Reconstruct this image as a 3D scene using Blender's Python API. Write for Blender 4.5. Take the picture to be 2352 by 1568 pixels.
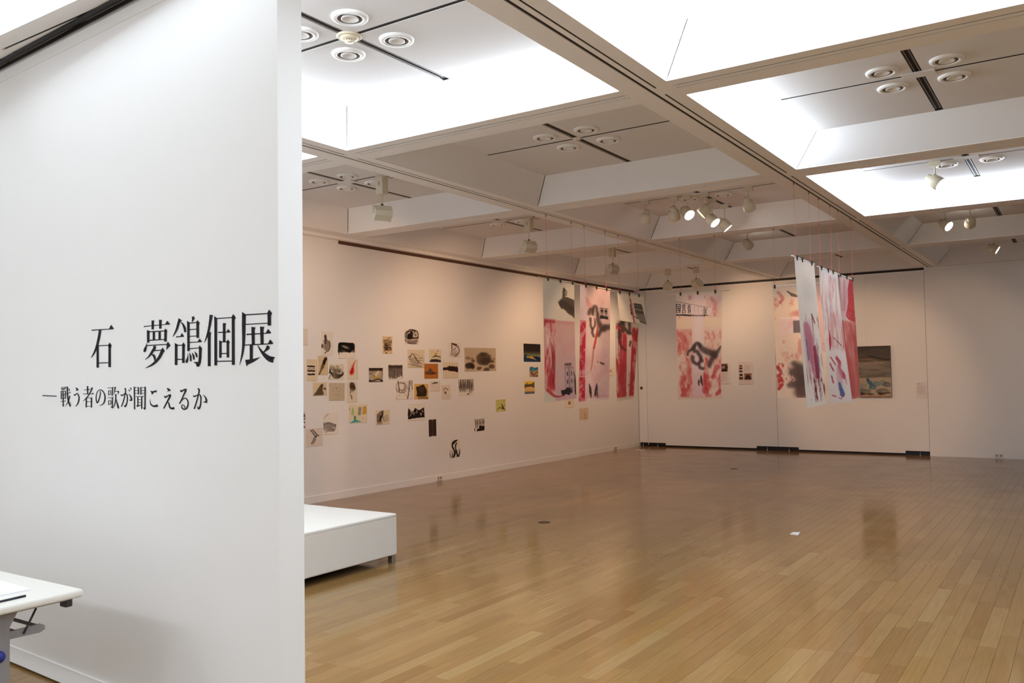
import bpy, math, random
import numpy as np
from mathutils import Vector, Matrix

random.seed(7)
scene = bpy.context.scene
for _o in list(bpy.data.objects):
    bpy.data.objects.remove(_o, do_unlink=True)
COL = scene.collection

# ------------------------------------------------------------------ camera
YAW, PITCH, ROLL = 0.5866, 0.0405, 0.0156
fwd = Vector((-math.sin(YAW) * math.cos(PITCH), math.cos(YAW) * math.cos(PITCH), math.sin(PITCH)))
rgt = Vector((math.cos(YAW), math.sin(YAW), 0.0))
dwn = fwd.cross(rgt)
r2v = rgt * math.cos(ROLL) + dwn * math.sin(ROLL)
d2v = dwn * math.cos(ROLL) - rgt * math.sin(ROLL)
cam_data = bpy.data.cameras.new('camera')
cam_data.sensor_width = 36.0
cam_data.lens = 36.0 * 1984.164 / 2352.0
cam_data.clip_start = 0.05
cam_data.clip_end = 100
cam = bpy.data.objects.new('camera', cam_data)
COL.objects.link(cam)
cam.matrix_world = Matrix(((r2v.x, -d2v.x, -fwd.x, 0.0), (r2v.y, -d2v.y, -fwd.y, 0.0), (r2v.z, -d2v.z, -fwd.z, 1.5), (0, 0, 0, 1)))
scene.camera = cam

# ------------------------------------------------------------------ world, exposure, light levels
world = bpy.data.worlds.new('world')
scene.world = world
world.use_nodes = True
world.node_tree.nodes['Background'].inputs[0].default_value = (0.9, 0.92, 1.0, 1)
world.node_tree.nodes['Background'].inputs[1].default_value = 0.02
scene.view_settings.view_transform = 'Standard'
scene.view_settings.look = 'None'
scene.view_settings.gamma = 1.0
scene.view_settings.use_curve_mapping = False
scene.view_settings.exposure = 1.1
PANEL_STRENGTH = 4.6          # radiance of the luminous ceiling coffers
PANEL_COLOR = (0.85, 0.955, 1.06)
WARM = (1.0, 0.615, 0.355)      # tungsten spotlights
FLOOD_W, SPOT_W = 36.0, 34.0
scene.cycles.max_bounces = 8
scene.cycles.diffuse_bounces = 5
scene.cycles.sample_clamp_indirect = 6.0

# ------------------------------------------------------------------ sizes (metres)
H = 3.3018                     # underside of the ceiling beams
T = H + 0.25                   # top of the coffers
C0, C1 = -4.9653, -2.2556
R0, LY = 5.0733, 2.8541
XW, YW = -7.8856, 16.6391
XR, YB = 5.874, -3.4
XS = [XW, C0, C1, 0.454, 3.164, XR]
YS = [YB, -0.55, 2.37, R0, R0 + LY, R0 + 2 * LY, R0 + 3 * LY, YW]

# ------------------------------------------------------------------ helpers
def lin(r, g=None, b=None):
    if g is None:
        r, g, b = r
    f = lambda v: (v / 255.0) / 12.92 if v / 255.0 <= 0.04045 else ((v / 255.0 + 0.055) / 1.055) ** 2.4
    return (f(r), f(g), f(b), 1.0)

def mat(name, rgb, rough=0.6, metal=0.0, noise=0.0, nscale=8.0, bump=0.0, bscale=200.0, spec=0.5, emit=None, emit_s=0.0, coat=0.0):
    m = bpy.data.materials.new(name)
    m.use_nodes = True
    nt = m.node_tree
    b = nt.nodes['Principled BSDF']
    b.inputs['Base Color'].default_value = lin(rgb)
    b.inputs['Roughness'].default_value = rough
    b.inputs['Metallic'].default_value = metal
    b.inputs['Specular IOR Level'].default_value = spec
    b.inputs['Coat Weight'].default_value = coat
    if emit:
        b.inputs['Emission Color'].default_value = (*emit, 1)
        b.inputs['Emission Strength'].default_value = emit_s
    if noise or bump:
        tc = nt.nodes.new('ShaderNodeTexCoord')
    if noise:
        n = nt.nodes.new('ShaderNodeTexNoise')
        n.inputs['Scale'].default_value = nscale
        n.inputs['Detail'].default_value = 4
        nt.links.new(tc.outputs['Object'], n.inputs['Vector'])
        mx = nt.nodes.new('ShaderNodeMix'); mx.data_type = 'RGBA'
        c = lin(rgb)
        mx.inputs[6].default_value = tuple(max(0, v * (1 - noise)) for v in c[:3]) + (1,)
        mx.inputs[7].default_value = tuple(min(1, v * (1 + noise)) for v in c[:3]) + (1,)
        nt.links.new(n.outputs['Fac'], mx.inputs[0])
        nt.links.new(mx.outputs[2], b.inputs['Base Color'])
    if bump:
        n2 = nt.nodes.new('ShaderNodeTexNoise')
        n2.inputs['Scale'].default_value = bscale
        nt.links.new(tc.outputs['Object'], n2.inputs['Vector'])
        bp = nt.nodes.new('ShaderNodeBump')
        bp.inputs['Strength'].default_value = bump
        bp.inputs['Distance'].default_value = 0.002
        nt.links.new(n2.outputs['Fac'], bp.inputs['Height'])
        nt.links.new(bp.outputs['Normal'], b.inputs['Normal'])
    return m

M = {}
M['wall'] = mat('wall_paint', (240, 238, 236), 0.75, noise=0.015, nscale=3, bump=0.12, bscale=260, spec=0.25)
M['partition'] = mat('partition_paint', (238, 238, 237), 0.7, noise=0.012, nscale=2.5, bump=0.1, bscale=260, spec=0.25)
M['beam'] = mat('beam_paint', (244, 242, 240), 0.6, noise=0.02, nscale=4, spec=0.3)
M['board'] = mat('ceiling_board', (230, 229, 229), 0.8, noise=0.015, nscale=5, bump=0.2, bscale=400, spec=0.2)
M['side'] = mat('coffer_diffuser_off', (236, 237, 239), 0.55, noise=0.012, nscale=3, spec=0.3)
M['lit'] = mat('coffer_diffuser_lit', (245, 245, 245), 0.6, emit=PANEL_COLOR, emit_s=PANEL_STRENGTH)
M['dark'] = mat('dark_slot', (26, 20, 18), 0.7, noise=0.1, nscale=20)
M['rail'] = mat('track_rail_grey', (120, 112, 108), 0.45, metal=0.3, noise=0.05)
M['black'] = mat('black_steel', (14, 15, 18), 0.5, noise=0.1, nscale=10)
M['brown'] = mat('groove_shade_and_knuckle_brown', (92, 62, 46), 0.7, noise=0.06)
M['white_metal'] = mat('white_enamel', (240, 240, 238), 0.35, noise=0.01, spec=0.5)
M['diff_dark'] = mat('diffuser_throat', (120, 110, 104), 0.6, noise=0.05)
M['cream'] = mat('cream_plastic', (226, 216, 190), 0.45, noise=0.02)
M['fixture'] = mat('fixture_cream', (214, 206, 184), 0.42, noise=0.02, nscale=15)
M['lens'] = mat('lamp_lens', (255, 244, 225), 0.4, emit=(1.0, 0.93, 0.82), emit_s=14.0)
M['lens_off'] = mat('lamp_glass', (200, 190, 170), 0.2, noise=0.02)
M['chrome'] = mat('steel', (190, 190, 192), 0.25, metal=0.9, noise=0.03)
M['vinyl_black'] = mat('vinyl_letter', (22, 21, 30), 0.65, spec=0.2, noise=0.05, nscale=30)
M['leather'] = mat('white_leatherette', (232, 229, 222), 0.45, noise=0.015, nscale=6, bump=0.25, bscale=350, spec=0.4)
M['table_top'] = mat('laminate_white', (236, 234, 226), 0.4, noise=0.01)
M['grey_paint'] = mat('grey_metal_paint', (148, 146, 148), 0.45, metal=0.2, noise=0.03)
M['dark_metal'] = mat('dark_bracket', (62, 56, 60), 0.5, metal=0.3, noise=0.05)
M['paper'] = mat('plain_paper', (244, 244, 246), 0.8, noise=0.01)
M['blue'] = mat('blue_plastic', (36, 48, 140), 0.4, noise=0.05)
M['pen'] = mat('pen_dark', (30, 22, 46), 0.35, noise=0.05)
M['rod'] = mat('bamboo_rod', (222, 206, 168), 0.5, noise=0.08, nscale=30)
M['rod_white'] = mat('white_rod', (236, 234, 228), 0.45, noise=0.02)
M['string'] = mat('pink_string', (214, 70, 96), 0.6, noise=0.05)
M['clip'] = mat('black_clip', (52, 44, 40), 0.4, metal=0.4, noise=0.05)
M['hook'] = mat('wire_hook', (120, 78, 62), 0.4, metal=0.6, noise=0.05)
M['outlet'] = mat('outlet_plate', (226, 218, 202), 0.45, noise=0.02)
M['canvas_edge'] = mat('canvas_edge', (92, 66, 50), 0.7, noise=0.1)
M['subfloor'] = mat('subfloor', (58, 40, 24), 0.9, noise=0.1)
M['brass'] = mat('floor_cover_metal', (96, 74, 56), 0.4, metal=0.6, noise=0.1)

def vcol_mat(name, rough=0.8, trans=0.0, spec=0.2):
    m = bpy.data.materials.new(name); m.use_nodes = True
    nt = m.node_tree; b = nt.nodes['Principled BSDF']
    a = nt.nodes.new('ShaderNodeAttribute'); a.attribute_name = 'ink'
    b.inputs['Roughness'].default_value = rough
    b.inputs['Specular IOR Level'].default_value = spec
    nt.links.new(a.outputs['Color'], b.inputs['Base Color'])
    if trans:
        t = nt.nodes.new('ShaderNodeBsdfTranslucent'); mx = nt.nodes.new('ShaderNodeMixShader')
        nt.links.new(a.outputs['Color'], t.inputs['Color'])
        mx.inputs[0].default_value = trans
        nt.links.new(b.outputs[0], mx.inputs[1]); nt.links.new(t.outputs[0], mx.inputs[2])
        nt.links.new(mx.outputs[0], nt.nodes['Material Output'].inputs['Surface'])
    return m
M['art'] = vcol_mat('drawn_paper')
M['film'] = vcol_mat('painted_film', 0.45, 0.28, 0.35)
M['canvas'] = vcol_mat('painted_canvas', 0.6, 0, 0.3)

def floor_mat():
    m = bpy.data.materials.new('varnished_floor'); m.use_nodes = True
    nt = m.node_tree; b = nt.nodes['Principled BSDF']; N = nt.nodes.new; Lk = nt.links.new
    a = N('ShaderNodeAttribute'); a.attribute_name = 'ink'
    g = N('ShaderNodeNewGeometry')
    mp = N('ShaderNodeMapping'); mp.inputs['Scale'].default_value = (60, 3.5, 1)
    Lk(g.outputs['Position'], mp.inputs['Vector'])
    n = N('ShaderNodeTexNoise'); n.inputs['Scale'].default_value = 1.0; n.inputs['Detail'].default_value = 6
    Lk(mp.outputs[0], n.inputs['Vector'])
    r = N('ShaderNodeValToRGB')
    r.color_ramp.elements[0].position = 0.3; r.color_ramp.elements[0].color = (0.90, 0.89, 0.88, 1)
    r.color_ramp.elements[1].position = 0.7; r.color_ramp.elements[1].color = (1.06, 1.06, 1.05, 1)
    Lk(n.outputs['Fac'], r.inputs[0])
    mu = N('ShaderNodeMix'); mu.data_type = 'RGBA'; mu.blend_type = 'MULTIPLY'; mu.inputs[0].default_value = 1
    Lk(a.outputs['Color'], mu.inputs[6]); Lk(r.outputs[0], mu.inputs[7])
    # light scuffs and scratches in the varnish
    mp2 = N('ShaderNodeMapping'); mp2.inputs['Scale'].default_value = (2.2, 9.0, 1); mp2.inputs['Rotation'].default_value = (0, 0, 0.5)
    Lk(g.outputs['Position'], mp2.inputs['Vector'])
    n2 = N('ShaderNodeTexNoise'); n2.inputs['Scale'].default_value = 1.6; n2.inputs['Detail'].default_value = 9; n2.inputs['Roughness'].default_value = 0.7
    Lk(mp2.outputs[0], n2.inputs['Vector'])
    r2 = N('ShaderNodeValToRGB'); r2.color_ramp.elements[0].position = 0.66; r2.color_ramp.elements[1].position = 0.76
    r2.color_ramp.elements[0].color = (0, 0, 0, 1); r2.color_ramp.elements[1].color = (0.3, 0.3, 0.3, 1)
    Lk(n2.outputs['Fac'], r2.inputs[0])
    mx = N('ShaderNodeMix'); mx.data_type = 'RGBA'
    Lk(r2.outputs[0], mx.inputs[0]); Lk(mu.outputs[2], mx.inputs[6]); mx.inputs[7].default_value = lin(216, 190, 148)
    Lk(mx.outputs[2], b.inputs['Base Color'])
    n3 = N('ShaderNodeTexNoise'); n3.inputs['Scale'].default_value = 2.5; n3.inputs['Detail'].default_value = 5
    Lk(g.outputs['Position'], n3.inputs['Vector'])
    mr = N('ShaderNodeMapRange'); mr.inputs[1].default_value = 0.3; mr.inputs[2].default_value = 0.7
    mr.inputs[3].default_value = 0.10; mr.inputs[4].default_value = 0.18
    Lk(n3.outputs['Fac'], mr.inputs[0]); Lk(mr.outputs[0], b.inputs['Roughness'])
    b.inputs['Specular IOR Level'].default_value = 0.36
    return m
M['floor'] = floor_mat()

class MB:
    def __init__(self):
        self.v = []; self.f = []; self.mi = []
    def quad(self, a, b, c, d, mi=0):
        n = len(self.v); self.v += [tuple(a), tuple(b), tuple(c), tuple(d)]; self.f.append((n, n + 1, n + 2, n + 3)); self.mi.append(mi); return self
    def box(self, x0, x1, y0, y1, z0, z1, mi=0):
        n = len(self.v)
        self.v += [(x0, y0, z0), (x1, y0, z0), (x1, y1, z0), (x0, y1, z0), (x0, y0, z1), (x1, y0, z1), (x1, y1, z1), (x0, y1, z1)]
        for f in ((0, 3, 2, 1), (4, 5, 6, 7), (0, 1, 5, 4), (1, 2, 6, 5), (2, 3, 7, 6), (3, 0, 4, 7)):
            self.f.append(tuple(n + i for i in f)); self.mi.append(mi)
        return self
    def slab(self, q, off, mi=0, mib=0):
        """a quad given by four corners, thickened by the vector off"""
        n = len(self.v); o = Vector(off)
        self.v += [tuple(p) for p in q] + [tuple(Vector(p) + o) for p in q]
        self.f.append((n, n + 1, n + 2, n + 3)); self.mi.append(mi)
        self.f.append((n + 7, n + 6, n + 5, n + 4)); self.mi.append(mib)
        for i in range(4):
            j = (i + 1) % 4
            self.f.append((n + i, n + 4 + i, n + 4 + j, n + j)); self.mi.append(mib)
        return self
    def extrude(self, pts, off, mi=0):
        n = len(self.v); k = len(pts); o = Vector(off)
        self.v += [tuple(p) for p in pts] + [tuple(Vector(p) + o) for p in pts]
        self.f.append(tuple(range(n, n + k))); self.mi.append(mi)
        self.f.append(tuple(range(n + 2 * k - 1, n + k - 1, -1))); self.mi.append(mi)
        for i in range(k):
            j = (i + 1) % k
            self.f.append((n + i, n + k + i, n + k + j, n + j)); self.mi.append(mi)
        return self
    def tube(self, pts, r, seg=8, mi=0, cap=True):
        pts = [Vector(p) for p in pts]; n0 = len(self.v)
        rr = r if isinstance(r, (list, tuple)) else [r] * len(pts)
        for i, p in enumerate(pts):
            d = (pts[min(i + 1, len(pts) - 1)] - pts[max(i - 1, 0)]).normalized()
            up = Vector((0, 0, 1)) if abs(d.z) < 0.9 else Vector((1, 0, 0))
            a = d.cross(up).normalized(); b = d.cross(a)
            for k in range(seg):
                t = 2 * math.pi * k / seg
                self.v.append(tuple(p + (a * math.cos(t) + b * math.sin(t)) * rr[i]))
        for i in range(len(pts) - 1):
            for k in range(seg):
                k2 = (k + 1) % seg
                self.f.append((n0 + i * seg + k, n0 + i * seg + k2, n0 + (i + 1) * seg + k2, n0 + (i + 1) * seg + k)); self.mi.append(mi)
        if cap:
            self.f.append(tuple(n0 + k for k in range(seg))); self.mi.append(mi)
            e = n0 + (len(pts) - 1) * seg
            self.f.append(tuple(e + k for k in range(seg - 1, -1, -1))); self.mi.append(mi)
        return self
    def lathe(self, prof, seg=24, mi=0):
        """profile of (r, z) turned about the local z axis"""
        n0 = len(self.v)
        for r, z in prof:
            for k in range(seg):
                t = 2 * math.pi * k / seg
                self.v.append((r * math.cos(t), r * math.sin(t), z))
        for i in range(len(prof) - 1):
            for k in range(seg):
                k2 = (k + 1) % seg
                self.f.append((n0 + i * seg + k, n0 + i * seg + k2, n0 + (i + 1) * seg + k2, n0 + (i + 1) * seg + k)); self.mi.append(mi)
        return self
    def mesh(self, name, mats, smooth=False):
        me = bpy.data.meshes.new(name)
        me.from_pydata(self.v, [], self.f)
        for m in mats:
            me.materials.append(m)
        if len(mats) > 1:
            me.polygons.foreach_set('material_index', self.mi)
        if smooth:
            me.polygons.foreach_set('use_smooth', [True] * len(me.polygons))
        me.update()
        return me
    def build(self, name, m, parent=None, smooth=False, loc=None):
        mats = m if isinstance(m, (list, tuple)) else [m]
        return link(name, self.mesh(name, mats, smooth), parent, loc)

def link(name, data, parent=None, loc=None):
    o = bpy.data.objects.new(name, data); COL.objects.link(o)
    if parent: o.parent = parent
    if loc is not None: o.location = loc
    return o

def tag(o, label, cat, group=None):
    o['label'] = label; o['category'] = cat
    if group: o['group'] = group
    return o

def empty(name, loc, rz=0.0):
    o = bpy.data.objects.new(name, None); COL.objects.link(o)
    o.empty_display_size = 0.05; o.location = loc; o.rotation_euler = (0, 0, rz)
    return o

def struct(o, label=None):
    o['kind'] = 'structure'
    if label: o['label'] = label
    return o

def B(*a, mi=0):
    return MB().box(*a, mi=mi)

def bevel(o, w=0.004, seg=2):
    md = o.modifiers.new('bevel', 'BEVEL'); md.width = w; md.segments = seg; md.limit_method = 'ANGLE'
    return o
GLYPHS = [
(0,'kanji_stone','-14358,17538 -12715,17521 -12720,17559 -14365,17585;-12715,17521 -12307,17517 -12310,17547 -12720,17559;-12697,17561 -12522,17742 -12260,17530;-13673,17558 -13682,17496 -13445,17470 -13429,17535;-13682,17496 -13707,17391 -13477,17363 -13445,17470;-13707,17391 -13755,17237 -13532,17207 -13477,17363;-13755,17237 -13824,17057 -13609,17024 -13532,17207;-13824,17057 -13914,16865 -13712,16830 -13609,17024;-13914,16865 -14016,16682 -13835,16644 -13712,16830;-14016,16682 -14126,16533 -13976,16494 -13835,16644;-14126,16533 -14236,16409 -14124,16374 -13976,16494;-14236,16409 -14344,16303 -14283,16280 -14124,16374;-14344,16303 -14426,16230 -14405,16221 -14283,16280;-13875,16790 -13876,15741 -13664,15737 -13680,16783;-12754,16794 -12755,15741 -12534,15737 -12549,16786;-12795,16784 -12652,16906 -12467,16752 -12527,16660 -12753,16667;-13796,16763 -12711,16754 -12715,16796 -13801,16811;-13748,15933 -12665,15929 -12668,15971 -13752,15980'),
(0,'kanji_dream','-9596,17538 -9630,17493 -9645,17537 -9599,17486;-9630,17493 -9463,17500 -9470,17536 -9645,17537;-9463,17500 -8649,17505 -8654,17539 -9470,17536;-8649,17505 -7830,17507 -7834,17538 -8654,17539;-7830,17507 -7574,17502 -7574,17528 -7834,17538;-7574,17502 -7518,17497 -7512,17516 -7574,17528;-7885,17535 -7719,17683 -7480,17505;-8986,17764 -8986,17660 -8803,17648 -8767,17741;-8986,17660 -8986,17360 -8817,17352 -8803,17648;-8375,17761 -8371,17629 -8185,17617 -8146,17740;-8371,17629 -8364,17361 -8191,17353 -8185,17617;-9371,17317 -9357,16776 -9179,16770 -9168,17308;-9373,17357 -9133,17257 -9354,17196;-7949,17294 -7962,16776 -7771,16767 -7751,17283;-7991,17236 -7867,17348 -7719,17224 -7779,17149;-9278,17235 -7900,17222 -7905,17262 -9283,17279;-8890,17256 -8889,16898 -8714,16892 -8715,17248;-8418,17235 -8417,16880 -8244,16874 -8245,17228;-9277,16853 -7865,16849 -7869,16888 -9282,16901;-9424,16759 -9437,16707 -9389,16704 -9394,16757;-9437,16707 -9467,16644 -9387,16633 -9389,16704;-9467,16644 -9531,16594 -9391,16565 -9387,16633;-9531,16594 -9598,16542 -9405,16499 -9391,16565;-9598,16542 -9643,16478 -9443,16436 -9405,16499;-9643,16478 -9667,16417 -9485,16388 -9443,16436;-9667,16417 -9645,16375 -9515,16371 -9485,16388;-9645,16375 -9612,16356 -9539,16361 -9515,16371;-9425,16626 -7723,16623 -7727,16663 -9430,16671;-7778,16651 -7662,16764 -7451,16581 -7602,16518 -7795,16398 -7760,16582;-8867,16575 -8843,16555 -8668,16604 -8735,16639;-8843,16555 -8836,16547 -8620,16524 -8668,16604;-8836,16547 -8876,16507 -8689,16443 -8620,16524;-8876,16507 -8958,16434 -8789,16369 -8689,16443;-8958,16434 -9056,16343 -8906,16285 -8789,16369;-9056,16343 -9156,16255 -9030,16203 -8906,16285;-9156,16255 -9231,16190 -9135,16144 -9030,16203;-9231,16190 -9309,16133 -9246,16095 -9135,16144;-9309,16133 -9435,16067 -9402,16044 -9246,16095;-9435,16067 -9543,16015 -9531,16007 -9402,16044;-8834,16376 -8148,16383 -8153,16422 -8840,16424;-8222,16411 -8097,16515 -7912,16362 -8008,16297 -8222,16342;-8230,16389 -8310,16277 -8094,16217 -8000,16329;-8310,16277 -8425,16143 -8234,16076 -8094,16217;-8425,16143 -8565,16038 -8399,15960 -8234,16076;-8565,16038 -8726,15941 -8582,15860 -8399,15960;-8726,15941 -8883,15859 -8770,15779 -8582,15860;-8883,15859 -9055,15785 -8981,15715 -8770,15779;-9055,15785 -9298,15706 -9264,15665 -8981,15715;-9298,15706 -9503,15645 -9494,15634 -9264,15665;-9020,16219 -8944,16196 -8925,16247 -9019,16235;-8944,16196 -8887,16168 -8786,16236 -8925,16247;-8887,16168 -8851,16128 -8690,16167 -8786,16236;-8851,16128 -8809,16073 -8645,16087 -8690,16167;-8809,16073 -8780,16010 -8660,16007 -8645,16087;-8780,16010 -8763,15954 -8690,15949 -8660,16007'),
(0,'kanji_pigeon','-6822,17709 -6856,17667 -6672,17615 -6637,17651;-6856,17667 -6905,17589 -6725,17548 -6672,17615;-6905,17589 -6962,17461 -6795,17426 -6725,17548;-6962,17461 -7026,17324 -6879,17288 -6795,17426;-7026,17324 -7095,17214 -6978,17179 -6879,17288;-7095,17214 -7168,17116 -7082,17087 -6978,17179;-7168,17116 -7245,17018 -7200,17001 -7082,17087;-7245,17018 -7304,16946 -7292,16942 -7200,17001;-6849,17750 -6583,17643 -6661,17590 -6849,17609;-6687,17576 -6627,17529 -6578,17554 -6669,17587;-6627,17529 -6558,17460 -6459,17493 -6578,17554;-6558,17460 -6493,17366 -6352,17396 -6459,17493;-6493,17366 -6441,17270 -6271,17286 -6352,17396;-6441,17270 -6417,17185 -6259,17183 -6271,17286;-6417,17185 -6407,17119 -6272,17112 -6259,17183;-7018,16917 -6439,16925 -6443,16959 -7024,16967;-6695,16968 -6576,17093 -6407,16933;-7118,16637 -7121,15727 -6935,15723 -6925,16630;-7132,16696 -6901,16581 -7107,16540;-6553,16599 -6560,15806 -6377,15801 -6363,16591;-6559,16579 -6468,16691 -6316,16552 -6390,16488;-7054,16552 -6473,16548 -6476,16586 -7057,16595;-7019,15940 -6473,15941 -6476,15983 -7022,15987;-6178,17517 -6162,16299 -5995,16295 -5997,17509;-6188,17604 -5970,17507 -6171,17422;-5851,17731 -5803,17693 -5606,17673 -5690,17775;-5803,17693 -5826,17542 -5782,17531 -5606,17673;-6067,17468 -5471,17473 -5477,17511 -6074,17510;-5487,17502 -5482,16839 -5305,16832 -5298,17492;-5507,17503 -5402,17582 -5239,17452 -5311,17399;-6069,17197 -5440,17189 -5443,17223 -6072,17235;-6069,16908 -5441,16903 -5444,16937 -6073,16946;-6036,16645 -5116,16645 -5119,16675 -6040,16686;-5394,16680 -5247,16800 -5069,16655;-6035,16373 -5277,16391 -5282,16425 -6041,16415;-5329,16406 -5264,16516 -5069,16388 -5118,16324;-5300,16387 -5302,16246 -5107,16237 -5098,16378;-5302,16246 -5310,16071 -5122,16060 -5107,16237;-5310,16071 -5328,15923 -5141,15908 -5122,16060;-5328,15923 -5354,15800 -5176,15772 -5141,15908;-5354,15800 -5397,15709 -5253,15672 -5176,15772;-5397,15709 -5437,15647 -5321,15612 -5253,15672;-5707,15824 -5379,15826 -5314,15638 -5461,15618 -5510,15735;-6118,16222 -6130,16138 -6093,16136 -6105,16222;-6130,16138 -6158,16037 -6085,16028 -6093,16136;-6158,16037 -6229,15965 -6097,15938 -6085,16028;-6229,15965 -6295,15898 -6116,15868 -6097,15938;-6295,15898 -6289,15837 -6149,15825 -6116,15868;-6289,15837 -6264,15800 -6180,15796 -6149,15825;-6011,16227 -5987,16080 -5856,16088 -5998,16229;-5987,16080 -5962,15857 -5849,15857 -5856,16088;-5818,16231 -5770,16089 -5643,16106 -5806,16234;-5770,16089 -5723,15924 -5612,15930 -5643,16106;-5629,16272 -5560,16135 -5425,16160 -5618,16276;-5560,16135 -5505,16013 -5415,16018 -5425,16160'),
(0,'kanji_piece','-4517,17768 -4522,17730 -4313,17700 -4298,17737;-4522,17730 -4537,17648 -4343,17620 -4313,17700;-4537,17648 -4570,17484 -4395,17459 -4343,17620;-4570,17484 -4614,17299 -4457,17275 -4395,17459;-4614,17299 -4664,17145 -4515,17119 -4457,17275;-4664,17145 -4717,17010 -4579,16981 -4515,17119;-4717,17010 -4765,16903 -4655,16876 -4579,16981;-4765,16903 -4814,16807 -4737,16786 -4655,16876;-4814,16807 -4877,16695 -4836,16683 -4737,16786;-4877,16695 -4926,16608 -4915,16605 -4836,16683;-4647,17052 -4657,16885 -4460,16876 -4426,17032;-4657,16885 -4657,15625 -4467,15621 -4460,16876;-4187,17602 -4190,15649 -4008,15645 -3999,17592;-4203,17695 -3984,17591 -4187,17510;-4106,17559 -2940,17550 -2944,17586 -4111,17600;-2981,17574 -2983,15646 -2797,15642 -2795,17564;-2996,17574 -2887,17704 -2714,17550 -2792,17473;-4082,15793 -2889,15782 -2890,15822 -4083,15837;-3590,17377 -3591,17261 -3420,17251 -3377,17351;-3591,17261 -3591,16604 -3425,16598 -3420,17251;-3916,16980 -3095,16965 -3096,16994 -3918,17028;-3353,16991 -3231,17116 -3065,16973;-3850,16632 -3855,15956 -3701,15952 -3689,16626;-3847,16687 -3661,16598 -3832,16540;-3337,16613 -3336,15957 -3178,15953 -3173,16607;-3340,16595 -3263,16686 -3121,16572 -3188,16517;-3800,16588 -3249,16570 -3248,16606 -3800,16628;-3740,16104 -3280,16098 -3281,16138 -3741,16148'),
(0,'kanji_exhibit','-2290,17627 -2297,17429 -2060,17414 -2050,17611;-2297,17429 -2301,17181 -2073,17169 -2060,17414;-2301,17181 -2295,16984 -2079,16974 -2073,17169;-2295,16984 -2288,16788 -2089,16779 -2079,16974;-2288,16788 -2287,16565 -2111,16554 -2089,16779;-2287,16565 -2296,16347 -2144,16334 -2111,16554;-2296,16347 -2322,16167 -2192,16151 -2144,16334;-2322,16167 -2362,15996 -2258,15979 -2192,16151;-2362,15996 -2424,15786 -2370,15776 -2258,15979;-2424,15786 -2479,15619 -2468,15616 -2370,15776;-2293,17760 -2009,17619 -2273,17535;-2197,17601 -601,17577 -605,17618 -2202,17647;-653,17603 -645,17127 -446,17118 -443,17592;-672,17605 -560,17746 -377,17597 -438,17514;-2170,17227 -549,17200 -552,17235 -2173,17263;-1680,17129 -1680,17010 -1479,17000 -1420,17090;-1680,17010 -1660,16427 -1477,16422 -1479,17000;-1125,17116 -1118,16984 -922,16975 -869,17085;-1118,16984 -1097,16424 -917,16420 -922,16975;-1996,16811 -469,16815 -471,16846 -2001,16864;-775,16838 -621,16996 -421,16828;-2204,16400 -1281,16393 -1285,16435 -2207,16439;-1281,16393 -334,16398 -337,16433 -1285,16435;-639,16426 -494,16585 -295,16411;-1795,16414 -1793,15815 -1609,15811 -1600,16408;-2091,15831 -1629,15846 -1103,15917 -1486,15755 -1932,15633 -2005,15555;-1310,16384 -1248,16296 -1193,16315 -1285,16393;-1248,16296 -1161,16181 -1068,16218 -1193,16315;-1161,16181 -1070,16077 -945,16135 -1068,16218;-1070,16077 -968,15976 -815,16061 -945,16135;-968,15976 -852,15881 -678,15997 -815,16061;-852,15881 -731,15798 -554,15949 -678,15997;-731,15798 -616,15741 -464,15926 -554,15949;-616,15741 -504,15703 -395,15914 -464,15926;-504,15703 -395,15684 -329,15904 -395,15914;-395,15684 -321,15678 -277,15898 -329,15904;-476,15913 -203,15893 -299,15814 -477,15818;-728,16336 -728,16297 -582,16336 -661,16365;-728,16297 -745,16290 -524,16251 -582,16336;-745,16290 -761,16263 -620,16183 -524,16251;-761,16263 -819,16199 -739,16144 -620,16183;-819,16199 -908,16128 -864,16096 -739,16144;-908,16128 -985,16071 -966,16058 -864,16096'),
(1,'dash','-19450,14368 -17895,14338 -17891,14383 -19446,14418'),
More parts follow.
